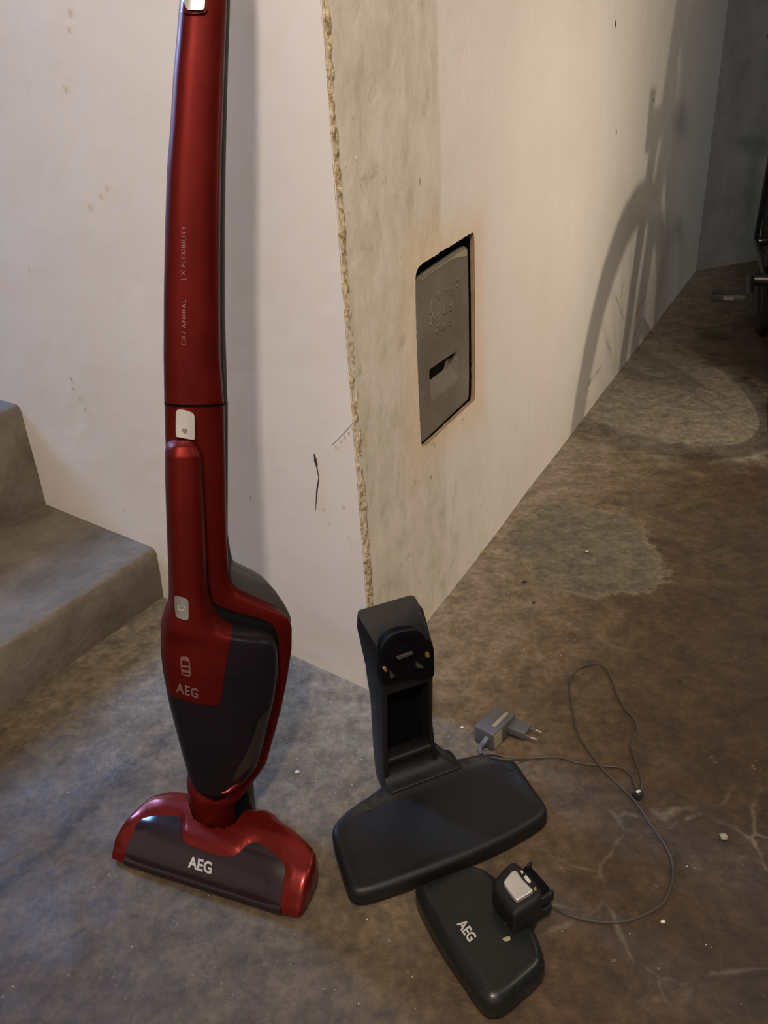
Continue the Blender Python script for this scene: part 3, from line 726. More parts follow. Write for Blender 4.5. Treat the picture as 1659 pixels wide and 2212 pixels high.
def decal(tree, pxs, mat, name, parent, lift=0.001, thick=0.0016, step_px=3.0, rnd_k=2, plane=(None, None), label=None):
    """thin shell laid on a surface: outline given by its corner points, seen square on"""
    P = chaikin(np.array(pxs, float), rnd_k); P = resample(P, step_px)
    if area2(P) < 0: P = P[::-1]
    C, CF = fill(P, step_px * 1.4)
    O_, N_ = plane
    top = []
    for c in C:
        d = Vector(ray(*c)).normalized(); h = tree.ray_cast(Vector(CAM), d)
        top.append(np.array(h[0]) - np.array(d) * lift if h[0] is not None else None)
    good = [t for t in top if t is not None]
    for i, t in enumerate(top):
        if t is None:
            c = C[i]; j = min((k for k in range(len(C)) if top[k] is not None), key=lambda k: np.hypot(*(C[k] - c)))
            top[i] = on(c[0], c[1], top[j], VN if N_ is None else N_)
    top = np.array(top); n = len(top); view = unit(np.mean(top, 0) - CAM)
    V = np.vstack([top, top + view * thick]); F = list(CF) + [tuple(i + n for i in f[::-1]) for f in CF]
    cnt = {}
    for f in CF:
        for a, b_ in zip(f, f[1:] + f[:1]): cnt[(a, b_)] = 1
    for (a, b_) in list(cnt):
        if (b_, a) not in cnt: F.append((b_, a, a + n, b_ + n))
    return obj(name, V, F, mat, parent, label=label, sharp=45)
# red face over the upper part of the cup
face = [(gl(y) + 2.2, y) for y in (1470, 1448, 1420, 1400, 1380, 1365, 1352, 1342, 1334, 1326, 1318, 1310, 1302, 1294)] + [(440, 1284), (452, 1284), (463, 1311), (480, 1331), (503, 1346), (500, 1362), (488, 1440), (478, 1505), (475, 1521), (466, 1525), (440, 1523), (404, 1514), (369, 1504), (364.5, 1500), (361, 1488)]
decal(hand_t, [(584, 1532), (580, 1556), (567, 1604), (551, 1645), (535, 1664), (518, 1680), (500, 1693), (508, 1668), (532, 1630), (549, 1585), (560, 1552), (572, 1538)], M['cloudy'], 'clear_strip', hand, 0.0006, 0.0006, 3.0, 1, label='cloudy clear strip of the dust cup')
rimp = [on(x, y, VB + VN * o_, VN) for x, y, o_ in ((478, 1714, .047), (492, 1709, .046), (506, 1699, .043), (524, 1684, .038), (541, 1666, .030), (556, 1648, .020), (566, 1634, .012))]
V, F = tube(spline(rimp, 5), np.interp(np.linspace(0, 1, 31), [0, .25, .6, 1], [.0016, .0034, .0028, .0008]), 10); obj('cup_ledge', V, F, M['red_gloss'], vac)
decal(hand_t, face, M['red'], 'face_panel', hand, 0.0012, 0.004, 3.0, 1)
face_t = hand_t
# buttons and marks
decal(hand_t, [(376, 1290), (378, 1287), (396, 1290), (405, 1295), (407, 1299), (407.5, 1330), (407, 1338), (402, 1341), (384, 1335), (380, 1331), (378, 1320)], M['dull_silver'], 'power_button', hand, 0.003, 0.004, 2.0, 2, label='dull silver power button')
frame_t = bvh(FV, FF)
decal(frame_t, [(380, 892), (381, 887), (386, 884), (400, 886), (413, 890), (419, 895), (420.5, 902), (421, 930), (421, 946), (420, 950), (415, 950), (384, 944), (380, 943), (379.5, 920)], M['silver'], 'release_button', vac, 0.008, 0.012, 2.5, 1, label='bright silver release button')
decal(frame_t, [(390, 925), (408, 928), (399, 940)], M['dull_silver'], 'release_mark', vac, 0.0086, 0.001, 2.0, 1)
# battery gauge: frame and three bars
for q in ([(390, 1420), (395, 1418), (405, 1419), (409, 1424), (409.5, 1429), (390, 1426)], [(391, 1436), (410, 1439), (410.5, 1443), (391, 1440)], [(392, 1446), (410, 1449), (410.5, 1454), (392, 1451)], [(392.5, 1456), (411, 1458), (411, 1461), (405, 1461), (393, 1458)],
          [(389.5, 1424), (392, 1424), (395, 1457), (392.5, 1457)], [(407.5, 1427), (410, 1427), (412, 1459), (409, 1459)]):
    decal(hand_t, q, M['pale'], 'gauge_mark', hand, 0.0018, 0.0004, 1.4, 0)
def letters_on(tree, s, centre, along, upv, h_px, mat, name, parent, lift=0.0008, bold=0.02, spacing=1.05, sx=1.0, push=None, body_h=0.72):
    """lettering with its strokes lying on the surface; along/upv are image directions"""
    V, F = text2d(s, 1.0, bold, spacing); k = h_px / body_h
    V[:, 1] -= 0.0
    a, u = np.asarray(along, float), np.asarray(upv, float); out = []
    for v in V:
        c = np.asarray(centre, float) + a * v[0] * k * sx + u * v[1] * k
        d = Vector(ray(*c)).normalized(); h = tree.ray_cast(Vector(CAM), d)
        out.append(np.array(h[0]) - np.array(d) * lift if h[0] is not None else on(c[0], c[1], VB, VN))
    return obj(name, out, F, mat, parent, False)
letters_on(hand_t, 'C', (392, 1314), (0.15, -1.0), (-1.0, -0.15), 15, M['print'], 'power_mark', hand, 0.0034, 0.0, 1.0, 0.9)
letters_on(hand_t, 'l', (393, 1308), (1.0, 0.2), (0.1, -1.0), 9, M['print'], 'power_mark', hand, 0.0034, 0.0, 1.0, 0.9)
letters_on(hand_t, 'AEG', (405, 1493), (0.955, 0.30), (0.0, -1.0), 21, M['pale'], 'brand_lettering', hand, 0.0022, 0.025, 1.1, 0.85)
letters_on(shaft_t, 'CX7 ANIMAL', (397.5, 697), (0.01, -1.0), (-1.0, 0.0), 9.5, M['faint'], 'shaft_lettering', shaft, 0.0008, 0.012, 1.15, 1.16)
letters_on(shaft_t, '| X FLEXIBILITY', (397, 547), (0.01, -1.0), (-1.0, 0.0), 9.5, M['faint'], 'shaft_lettering', shaft, 0.0008, 0.012, 1.15, 1.14)
# silver control plate in its shallow seat at the top of the frame
decal(shaft_t, [(388.5, -60), (446, -60), (449, 10), (447, 25), (438, 29), (391, 29), (388.5, 20)], M['red_gloss'], 'control_seat', shaft, 0.0030, 0.004, 3.0, 1)
decal(shaft_t, [(393, -60), (443, -60), (443, 12), (440, 20), (436, 22), (394, 21)], M['silver'], 'control_plate', shaft, 0.0062, 0.006, 3.0, 1, label='silver control plate')
# seam between shaft and lower frame
V, F = body(868, 873, shl, lambda y: 481.5, 0.0, 0.0232, 0.019, 3.0, 1.0, smooth=0); obj('seam', V, F, M['black_deep'], vac)
# black pivot beside the collar and charcoal hose behind
V, F = body(1706, 1797, prof([(1706, 470), (1797, 492)]), prof([(1706, 531), (1721, 537), (1735, 540.6), (1758, 549), (1767, 544), (1775, 537), (1797, 508)]), -0.004, 0.018, 0.018, 2.6, 3.0)
obj('pivot', V, F, M['black_deep'], vac, label='black pivot at the neck')
V, F = body(1655, 1775, lambda y: 500, prof([(1655, 548), (1677, 546.5), (1712, 548.5), (1734, 551), (1775, 549)]), -0.022, 0.014, 0.014, 2.4, 4.0)
obj('rear_hose', V, F, M['charcoal'], vac)

# floor nozzle
th = math.radians(-22.3); NU = np.array([math.cos(th), math.sin(th), 0]); NV = np.array([-math.sin(th), math.cos(th), 0]); NO = at(237, 1862)
def NW(u, v, z): return NO + NU * u + NV * v + UP * z
def smooth01(x): x = min(1, max(0, x)); return x * x * (3 - 2 * x)
def base_h(v):
    return 0.013 + 0.031 * (1 - (1 - min(max(v, 0), 0.042) / 0.042) ** 1.7) + 0.006 * smooth01((v - 0.04) / 0.03)
def uv_on(px, py, hf, off=0.0):
    z = 0.045; p = None
    for _ in range(25):
        p = at(px, py, z); d = p - NO; u, v = d @ NU, d @ NV; z = 0.5 * z + 0.5 * (hf(u, v) + off)
    return (u, v)
bh = lambda u, v: base_h(v)
notch = np.array([uv_on(*q, lambda u, v: 0.030) for q in [(409, 1722), (413, 1750), (416, 1772), (421, 1788), (433, 1800), (462, 1813), (500, 1813), (520, 1798), (538, 1775), (556, 1748), (540, 1700), (470, 1690)]])
notch = resample(chaikin(notch, 2), 0.004)
if area2(notch) < 0: notch = notch[::-1]
win = [uv_on(*q, bh) for q in [(307, 1767), (330, 1763), (388, 1764), (392, 1772), (391, 1808), (396, 1820), (420, 1832), (455, 1845), (482, 1852), (505, 1851), (517, 1844), (532, 1828), (545, 1821), (562, 1822), (590, 1843), (615, 1868), (617, 1876), (610, 1920), (601, 1966), (598, 1974)]]
wl_ = [uv_on(*q, bh) for q in [(262, 1865), (267, 1845), (283, 1806), (298, 1775)]]
win = np.array(win + [(0.225, 0.0018), (0.13, 0.0018), (0.03, 0.0018)] + wl_)
win[:, 1] = np.maximum(win[:, 1], 0.0018); win[:, 0] = np.clip(win[:, 0], 0.022, 0.243)
winr = resample(chaikin(win, 1), 0.0035)
if area2(winr) < 0: winr = winr[::-1]
def noz_h(u, v):
    h = base_h(v)
    # rim around the window and sunken seat under the neck
    ins = inside((u, v), notch); dn = dist_poly((u, v), notch)
    if ins: h -= 0.024 * smooth01(dn / 0.010)
    dw = dist_poly((u, v), winr)
    if not inside((u, v), winr) and v > 0.012: h += 0.0035 * smooth01(dw / 0.006) * (1 if not ins else smooth01(1 - dn / 0.006))
    e = min(u, 0.265 - u); h -= 0.006 * (1 - smooth01(e / 0.05))
    return h
no_p = [(0.004, 0.0), (0.13, -0.0005), (0.260, 0.0), (0.265, 0.010), (0.2645, 0.048), (0.258, 0.064), (0.240, 0.073), (0.222, 0.080), (0.196, 0.088), (0.190, 0.094), (0.172, 0.097), (0.165, 0.090), (0.090, 0.090), (0.068, 0.090), (0.045, 0.086), (0.022, 0.074), (0.010, 0.052), (0.001, 0.018), (0.0, 0.006)]
V, F = pillow(np.array(no_p), noz_h, 0.008, NW, 0.0045, 0.002, 0.3, 1)
noz = obj('floor_nozzle', V, F, M['red_gloss'], vac)
wu, wf = fill(winr, 0.004)
top = [NW(u, v, base_h(v) - 0.006 * (1 - smooth01(min(u, 0.265 - u) / 0.05)) * 0.9 + 0.0012) for u, v in wu]; n_ = len(top)
# the window follows the rounded front lip
def lip(u, v): return max(0.0, 0.008 - v) ** 2 / 0.016
top = [NW(u, v, base_h(v) - 0.0055 * (1 - smooth01(min(u, 0.265 - u) / 0.05)) + 0.0012 - lip(u, v)) for u, v in wu]
Vw = top + [t - UP * 0.004 for t in top]; Fw = list(wf) + [tuple(i + n_ for i in f[::-1]) for f in wf]
cnt = {}
for f in wf:
    for a, b_ in zip(f, f[1:] + f[:1]): cnt[(a, b_)] = 1
for (a, b_) in list(cnt):
    if (b_, a) not in cnt: Fw.append((b_, a, a + n_, b_ + n_))
obj('brush_window', Vw, Fw, M['window'], noz, label='smoked dark window over the brush roller')
win_t = bvh(Vw, Fw)
letters_on(win_t, 'AEG', (433, 1870), (0.955, 0.29), (0.10, -1.0), 25, M['print'], 'brand_lettering', noz, 0.0006, 0.03, 1.0, 0.80)
R_ = []
for u in np.linspace(0.024, 0.240, 30):
    R_.append([NW(u, v, z) for v, z in ((0.006, 0.003), (0.0012, 0.0035), (-0.0012, 0.0055), (-0.0012, 0.0095), (0.0006, 0.0128), (0.004, 0.0150), (0.007, 0.0150), (0.008, 0.008))])
V2_, F2_ = loft(R_); obj('front_lip', V2_, F2_, M['window'], noz, label='dark front edge of the brush window')
# row of tiny printed ticks along the left shoulder
noz_t = bvh(V, F); ticks = []
for i in range(26):
    q = i / 25; px = 300 + 72 * q; py = 1741 - 19 * math.sin(min(1, q * 1.25) * math.pi / 2)
    d = Vector(ray(px, py)).normalized(); h = noz_t.ray_cast(Vector(CAM), d)
    if h[0] is not None: ticks.append(bevel_box(np.array(h[0]) + np.array(h[1]) * 0.0002, NU, NV, UP, 0.0006, 0.0035, 0.0006, 0.0001, 1))
V, F = join(*ticks); obj('printed_ticks', V, F, M['faint'], noz, False, kind='stuff')
# side skid under the nozzle and two rear wheels
for u in (0.05, 0.215):
    c_ = NW(u, 0.078, 0.008); R_ = []
    for x in (-0.006, -0.005, 0.005, 0.006):
        rr = 0.008 if abs(x) < 0.0055 else 0.007
        R_.append([c_ + NU * x + NV * (rr * math.cos(a)) + UP * (rr * math.sin(a)) for a in np.linspace(0, 2 * math.pi, 16, endpoint=False)])
    V, F = loft(R_); obj('wheel', V, F, M['rubber'], noz)

# ------------------------------------------------------------------ charging stand
DU = np.array([0.92558919, 0.37852959, 0]); DV = np.array([-DU[1], DU[0], 0]); DP = np.array([0.0238, 0.7836, 0.0])
dock = thing('charging_stand', 'black plastic charging stand with broad foot plate in front of the wall corner', 'charging stand', tuple(DP))
def DW(u, v, z): return DP + DU * u + DV * v + UP * z
foot_pts = np.array([(-140, -134), (-118, -138.5), (-69, -142), (-10, -144), (40, -143.5), (82, -139.5), (112, -134), (121, -126), (124, -110), (125, -86), (129, -45), (128, -33), (118, -20), (92, -7), (70, -3), (49, 2), (0, 6), (-50, 2), (-71, -6), (-108, -16), (-126, -23), (-137, -34), (-142, -62), (-147, -105), (-148, -120), (-146, -128)]) / 1000
foot_in = inset(resample(chaikin(foot_pts, 2), 0.006)[::1], 0.010)
if not inside((0, -0.08), foot_in): foot_in = inset(resample(chaikin(foot_pts, 2), 0.006)[::-1], 0.010)
def foot_h(u, v):
    d = dist_poly((u, v), foot_in); ins = inside((u, v), foot_in)
    h = 0.026
    # shallow dish with a raised rear rim
    if ins and v < -0.012: h -= 0.0035 * smooth01(d / 0.006)
    h += 0.004 * smooth01((v + 0.026) / 0.010)
    return h
V, F = pillow(foot_pts, foot_h, 0.009, DW, 0.006, 0.001, 0.25, 2)
foot = obj('foot_plate', V, F, M['black'], dock)
# upright: a U-shaped channel
pul = prof([(0.02, -0.050), (0.05, -0.048), (0.09, -0.0475), (0.15, -0.044), (0.20, -0.043), (0.24, -0.043)])
pur = prof([(0.02, 0.031), (0.05, 0.029), (0.071, 0.027), (0.104, 0.025), (0.17, 0.0275), (0.22, 0.029)])
prl = prof([(0.02, -0.045), (0.06, -0.046), (0.14, -0.0445), (0.19, -0.048), (0.27, -0.058)])
prr = prof([(0.02, 0.031), (0.06, 0.030), (0.17, 0.030), (0.22, 0.040), (0.27, 0.034)])
def arc_corner(P, r_, k=3):
    """round every corner of a closed 2D ring"""
    P = np.array(P, float); out = []
    for i in range(len(P)):
        a, b_, c_ = P[i - 1], P[i], P[(i + 1) % len(P)]
        rr = min(r_, 0.4 * np.linalg.norm(a - b_), 0.4 * np.linalg.norm(c_ - b_)); p0 = b_ + unit(a - b_) * rr; p1 = b_ + unit(c_ - b_) * rr
        for t in np.linspace(0, 1, k + 1): out.append((1 - t) ** 2 * p0 + 2 * t * (1 - t) * b_ + t * t * p1)
    return np.array(out)
DEP = 0.042; TH = 0.006
rings = []
for z in np.r_[np.arange(0.012, 0.19, 0.006), 0.19]:
    l, r_, rl, rr = pul(z), pur(z), prl(z), prr(z)
    ring = [(l, 0), (rl, DEP), (rr, DEP), (r_, 0), (r_ - TH, 0), (rr - TH - 0.002, DEP - TH), (rl + TH + 0.002, DEP - TH), (l + TH * 1.4, 0)]
    rings.append([DW(a[0], a[1], z) for a in arc_corner(ring, 0.0035, 2)])
V, F = loft(rings); post = obj('upright', V, F, M['black'], dock)
V, F = loft([[DW(pul(z) + TH, 0.030, z), DW(pur(z) - TH, 0.030, z), DW(pur(z) - TH, DEP - TH + 0.001, z), DW(pul(z) + TH, DEP - TH + 0.001, z)] for z in np.arange(0.03, 0.19, 0.01)])
obj('channel_lining', V, F, M['black_deep'], dock, False)
# head: closed block with a slanting top
rings = []
zf, zr = 0.232, 0.274
for k, q in enumerate(np.linspace(0, 1, 14)):
    zF = 0.172 + (zf - 0.172) * q; zR = 0.172 + (zr - 0.172) * q
    l, r_ = pul(zF), pur(zF) ; rl, rr = prl(zR), prr(zR)
    if k >= 12:   # round the top rim
        l += 0.0015 * (k - 11); r_ -= 0.0015 * (k - 11); rl += 0.002 * (k - 11); rr -= 0.004 * (k - 11)
    pts = arc_corner([(l, 0), (rl, DEP), (rr, DEP), (r_, 0)], 0.007, 4)
    R_ = []
    for (u, v) in pts:
        t = min(1, max(0, v / DEP)); z = zF + (zR - zF) * t
        if k == 13: z += 0.003
        R_.append(DW(u, v, z))
    rings.append(R_)
V, F = loft(rings); obj('head', V, F, M['black'], dock, sharp=50)
# cradle on the front of the head: arch with slot, bottom shelf, contacts, guide tabs
def Dp(px, py, v): p = on(px, py, DP + DV * v, DV); d = p - DP; return d @ DU, p[2]
def extrude(pts, v0, v1, mat, name, parent, rnd_k=2, step=0.0025, label=None, r=0.0012):
    P = resample(chaikin(np.array(pts), rnd_k), step)
    if area2(P) < 0: P = P[::-1]
    s = 1 if v0 < v1 else -1
    R_ = [[DW(u, v1, z) for u, z in P], [DW(u, v0 + s * r, z) for u, z in P], [DW(u, v0 + s * r * 0.3, z) for u, z in inset(P, r * 0.3)], [DW(u, v0, z) for u, z in inset(P, r)]]
    V, F = loft(R_, False); n = len(P); F.append(tuple(range(n - 1, -1, -1)))
    C, CF = fill(inset(P, r), step * 1.5); k0 = len(V); V = np.vstack([V, [DW(c[0], v0, c[1]) for c in C]]); F += [tuple(i + k0 for i in f) for f in CF]
    V, F = weld(V, F); return obj(name, V, F, mat, parent, label=label)
arch = [Dp(*q, -0.006) for q in [(823, 1462), (825, 1415), (826, 1402), (833, 1385), (850, 1371), (880, 1364), (900, 1364), (915, 1374), (925, 1386), (936, 1388), (938, 1450), (936, 1462), (880, 1466), (840, 1474), (826, 1478)]]
cr_ = extrude(arch, -0.008, 0.008, M['black_deep'], 'cradle', dock, 1)
rim = [Dp(*q, -0.008) for q in [(824, 1402), (828, 1391), (837, 1379), (852, 1369), (880, 1362), (900, 1362), (911, 1368), (921, 1381)]]
P = spline([DW(u, -0.0075, z) for u, z in rim], 6); V, F = tube(P, 0.0014, 8); obj('cradle_rim', V, F, M['black'], cr_)
slot = [Dp(*q, -0.010) for q in [(846, 1420), (848, 1408), (858, 1400), (884, 1392), (890, 1396), (893, 1408), (892, 1414), (870, 1424), (850, 1430)]]
extrude(slot, -0.0092, -0.004, M['black_deep'], 'slot', cr_, 1)
lat = [Dp(*q, -0.011) for q in [(856, 1420), (871, 1414), (892, 1407), (893, 1413), (875, 1420), (859, 1426)]]
extrude(lat, -0.0125, -0.008, M['charcoal'], 'latch', cr_, 0, label='grey latch in the slot')
for q in ([(920, 1411), (927, 1410), (928, 1420), (920, 1420)], [(828, 1444), (834, 1440), (838, 1449), (832, 1453)]):
    extrude([Dp(*a, -0.011) for a in q], -0.0115, -0.007, M['gold'], 'contact', cr_, 0, 0.0015, 'brass charging contact', 0.0006)
for q in ([(900, 1430), (916, 1442), (900, 1443)], [(842, 1448), (853, 1460), (844, 1466)]):
    extrude([Dp(*a, -0.011) for a in q], -0.0125, -0.007, M['charcoal'], 'guide_tab', cr_, 0, 0.002, None, 0.0008)
# lower ramp: lip, hollow and sweep onto the foot plate
pr = [(0.030, 0.060), (0.012, 0.064), (0.004, 0.0655), (0.0005, 0.063), (0.001, 0.058), (0.004, 0.050), (0.0035, 0.043), (0.000, 0.037), (-0.006, 0.0327), (-0.013, 0.0308), (-0.019, 0.0300), (-0.020, 0.0285), (0.010, 0.024), (0.016, 0.032), (0.028, 0.045)]
ru_l = prof([(0.02, -0.049), (0.05, -0.0465), (0.07, -0.044)]); ru_r = prof([(0.02, 0.060), (0.0295, 0.058), (0.0315, 0.050), (0.035, 0.041), (0.041, 0.034), (0.05, 0.030), (0.07, 0.025)])
rings = []
for q in np.linspace(0, 1, 15):
    rings.append([DW(ru_l(z) + (ru_r(z) - ru_l(z)) * q, v, z) for v, z in chaikin(np.array(pr), 1)])
V, F = loft(rings); obj('ramp', V, F, M['black'], dock, sharp=60)

# ------------------------------------------------------------------ small motor brush with connector
PBO = at(960, 2000); eL = unit(at(1037, 2180, 0.005) - at(902, 1964, 0.005)); eS = np.array([-eL[1], eL[0], 0])
if eS[0] < 0: eS = -eS
brush = thing('mini_brush', 'small black motor brush lying in front of the foot plate of the charging stand', 'vacuum attachment', tuple(PBO))
def BW(u, v, z): return PBO + eL * u + eS * v + UP * z
def b2(px, py, z): d = at(px, py, z) - PBO; return (d @ eL, d @ eS)
HB = 0.034
bp = [b2(*q, 0.008) for q in [(897, 1946), (903, 1967), (936, 2031), (970, 2085), (1004, 2135), (1037, 2183), (1052, 2197), (1071, 2199), (1092, 2192), (1139, 2151), (1166, 2127), (1174, 2113)]] + \
     [b2(*q, 0.022) for q in [(1178, 2085), (1172, 2056), (1160, 2026), (1137, 1980), (1095, 1925), (1062, 1893)]] + [b2(*q, 0.030) for q in [(1028, 1866), (1005, 1868), (940, 1893), (900, 1912)]]
V, F = pillow(np.array(bp), lambda u, v: HB, 0.013, BW, 0.005, 0.001, 0.25, 1)
bb = obj('brush_body', V, F, M['green_black'], brush)
bb_t = bvh(V, F)
letters_on(bb_t, 'AEG', (1008, 2011), (0.56, 0.83), (0.80, -0.60), 21, M['print'], 'brand_lettering', bb, 0.0006, 0.03, 1.0, 0.86)
# worn bright chip near the connector
decal(bb_t, [(1086, 2026), (1100, 2022), (1103, 2026), (1102, 2032), (1092, 2034), (1086, 2031)], M['paper'], 'dust_smear', bb, 0.0004, 0.0004, 1.5, 1)
decal(bb_t, [(1089, 1989), (1096, 1992), (1098, 1997), (1092, 1996)], M['paper'], 'dust_smear', bb, 0.0004, 0.0004, 1.5, 0)
# connector block
ZC = 0.064
cp = [b2(*q, ZC) for q in [(1104, 1857), (1090, 1868), (1068, 1895), (1062, 1905), (1070, 1925), (1090, 1950), (1106, 1972), (1112, 1975), (1125, 1970), (1164, 1946), (1176, 1930), (1172, 1915), (1148, 1885), (1128, 1868), (1116, 1857)]]
V, F = pillow(np.array(cp), lambda u, v: ZC, 0.008, BW, 0.004, 0.028, 0.2, 1)
con = obj('connector', V, F, M['black'], brush); con_t = bvh(V, F)
cp2 = [b2(*q, ZC - 0.004) for q in [(1128, 1876), (1140, 1866), (1148, 1872), (1187, 1915), (1188, 1920), (1160, 1944), (1140, 1925)]]
V, F = pillow(np.array(cp2), lambda u, v: ZC - 0.003, 0.003, BW, 0.004, 0.036, 0.2, 1); obj('plug_end', V, F, M['black_deep'], con)
for q, zt in (([(1132, 1874), (1144, 1863), (1149, 1862), (1149, 1870), (1138, 1876)], ZC + 0.002), ([(1160, 1944), (1186, 1926), (1194, 1921), (1197, 1929), (1196, 1934), (1170, 1948)], ZC - 0.004), ([(1150, 1968), (1186, 1950), (1192, 1953), (1192, 1962), (1160, 1980)], ZC - 0.026)):
    P = [b2(*a, zt - 0.003) for a in q]; V, F = pillow(np.array(P), lambda u, v, zt=zt: zt, 0.002, BW, 0.003, zt - 0.012, 0.2, 1); obj('plug_lug', V, F, M['black'], con)
# neck of the connector down to the body
P = [b2(*a, 0.036) for a in [(1080, 1925), (1066, 1945), (1085, 1980), (1110, 2000), (1150, 1990), (1165, 1960), (1130, 1930)]]
V, F = pillow(np.array(P), lambda u, v: 0.045, 0.006, BW, 0.005, 0.012, 0.2, 1); obj('connector_neck', V, F, M['black'], brush)
def top_plate(pxs, z0, z1, mat, name, parent, r=0.0015, k=1, label=None):
    P = [b2(*a, z1) for a in pxs]; V, F = pillow(np.array(P), lambda u, v: z1, r, BW, 0.0025, z0, 0.1, k); return obj(name, V, F, mat, parent, label=label)
top_plate([(1112, 1873), (1087, 1902), (1089, 1909), (1100, 1926), (1115, 1944), (1120, 1944), (1151, 1925), (1152, 1921), (1142, 1911), (1128, 1897)], ZC - 0.002, ZC + 0.0045, M['silver'], 'release_button', con, 0.002, 1, 'bright silver release button')
top_plate([(1136, 1889), (1143, 1897), (1148, 1904), (1144, 1908), (1137, 1902), (1131, 1894)], ZC - 0.004, ZC + 0.0005, M['clip_white'], 'clip', con, 0.0006, 0, 'white clip')
top_plate([(1124, 1880), (1129, 1879), (1131, 1885), (1127, 1888)], ZC - 0.002, ZC + 0.001, M['clip_white'], 'clip', con, 0.0006, 0, 'white clip')
top_plate([(1152, 1918), (1157, 1914), (1160, 1922), (1156, 1925)], ZC - 0.002, ZC + 0.001, M['gold'], 'clip', con, 0.0006, 0, 'yellow clip')

# ------------------------------------------------------------------ power adapter with its cable
A0 = at(1040, 1612); ad = thing('power_adapter', 'grey plug-in power adapter with a thin looping cable on the floor', 'power adapter', tuple(A0))
HA = 0.030
a_l = at(1016, 1575, HA); a_f = at(1066, 1590, HA); a_r = at(1115, 1542, HA)
aX = unit(a_r - a_f); aX[2] = 0; aX = unit(aX); aY = np.array([-aX[1], aX[0], 0]); la = np.linalg.norm(a_r - a_f); wa = abs((a_l - a_f) @ aY)
ac = a_f + aX * la / 2 + aY * wa / 2; ac[2] = HA / 2 + 0.001
V, F = bevel_box(ac, aX, aY, UP, la, wa, HA, 0.003, 3); case = obj('adapter_case', V, F, M['grey'], ad)
V, F = bevel_box(ac + aX * 0.004 - aY * (wa * 0.18) + UP * (HA / 2 + 0.0002), aX, aY, UP, la * 0.62, wa * 0.17, 0.0006, 0.0002, 1); obj('paper_label', V, F, M['paper'], case, label='cream paper label')
V, F = bevel_box(ac - aX * (la * 0.30) - aY * (wa / 2 + 0.0002), aX, aY, UP, la * 0.32, 0.0006, HA * 0.82, 0.0002, 1); obj('paper_label', V, F, M['paper'], case, label='cream paper label')
# euro plug: flat body and two round pins
pc = ac - aY * (wa / 2) + aX * (la * 0.30); pd = unit(at(1158, 1585, 0.012) - at(1112, 1576, 0.016)); pd[2] = 0; pd = unit(pd); pd = unit(0.75 * -aY + 0.25 * pd)
pS = np.array([-pd[1], pd[0], 0])
P = pc + pd * 0.012 + UP * (0.016 - pc[2]); V, F = bevel_box(P, pd, pS, UP, 0.028, 0.024, 0.013, 0.003, 3); obj('plug_body', V, F, M['grey'], case)
for s in (-0.0085, 0.0085):
    q0 = P + pd * 0.013 + pS * s; V, F = tube([q0, q0 + pd * 0.009], 0.0019, 10); pn = obj('pin_sleeve', V, F, M['grey'], case)
    V, F = tube([q0 + pd * 0.009, q0 + pd * 0.018, q0 + pd * 0.0187], [0.0019, 0.0019, 0.0012], 10); obj('pin', V, F, M['chrome'], case, label='chrome plug pin')
# strain relief
s0 = ac - aX * (la / 2) - aY * (wa * 0.18) + UP * 0.004
sr = spline([s0 + aX * 0.004, at(1046, 1604, 0.015), at(1037, 1616, 0.009), at(1040, 1629, 0.006)], 8)
V, F = tube(sr, np.linspace(0.0048, 0.0030, len(sr)), 12); obj('strain_relief', V, F, M['grey'], case)
cab = [(1040, 1629, .006), (1046, 1633, .004), (1068, 1637, .0335), (1095, 1641, .0345), (1112, 1641, .030), (1140, 1640, .003), (1184, 1635, .0022), (1214, 1637, .0022), (1242, 1646, .0022), (1274, 1651, .0022), (1310, 1655, .0022), (1340, 1658, .0022), (1360, 1672, .003), (1374, 1694, .004), (1384, 1708, .005), (1386, 1690, .006), (1384, 1676, .004),
       (1372, 1640, .0022), (1364, 1613, .0022), (1369, 1592, .0022), (1376, 1574, .0022), (1369, 1552, .0022), (1351, 1533, .0022), (1335, 1503, .0022), (1322, 1470, .003), (1310, 1446, .004), (1290, 1434, .005), (1270, 1436, .004), (1249, 1446, .003), (1233, 1466, .0022), (1230, 1490, .0022), (1238, 1537, .0022), (1246, 1577, .0022), (1260, 1606, .0022), (1285, 1640, .0055), (1303, 1662, .0055), (1330, 1690, .0025), (1358, 1716, .0022), (1380, 1742, .0022), (1405, 1780, .0022), (1430, 1816, .0022), (1448, 1848, .0022), (1454, 1880, .0022), (1450, 1912, .0022), (1432, 1950, .0022), (1394, 1975, .0022), (1350, 1990, .0022), (1304, 1992, .0022), (1257, 1985, .0022), (1220, 1973, .004), (1186, 1956, .018)]
V, F = tube(spline([at(*q) for q in cab], 7), 0.0015, 8); obj('cable', V, F, M['cable'], ad)
tp = at(1378, 1716, 0.006); V1 = bevel_box(tp, unit([.6, -.8, 0]), unit([.8, .6, 0]), UP, 0.012, 0.009, 0.010, 0.002, 2)
obj('cable_clip', *V1, M['rubber'], ad, label='small black cable clip')
V1 = bevel_box(tp + UP * 0.0055, unit([.6, -.8, 0]), unit([.8, .6, 0]), UP, 0.004, 0.006, 0.001, 0.0003, 1); obj('clip_tag', *V1, M['clip_white'], ad)
V, F = tube([at(1376, 1706, .006), at(1372, 1694, .008), at(1366, 1679, .010)], 0.0012, 8); obj('tie_end', V, F, M['cable'], ad)

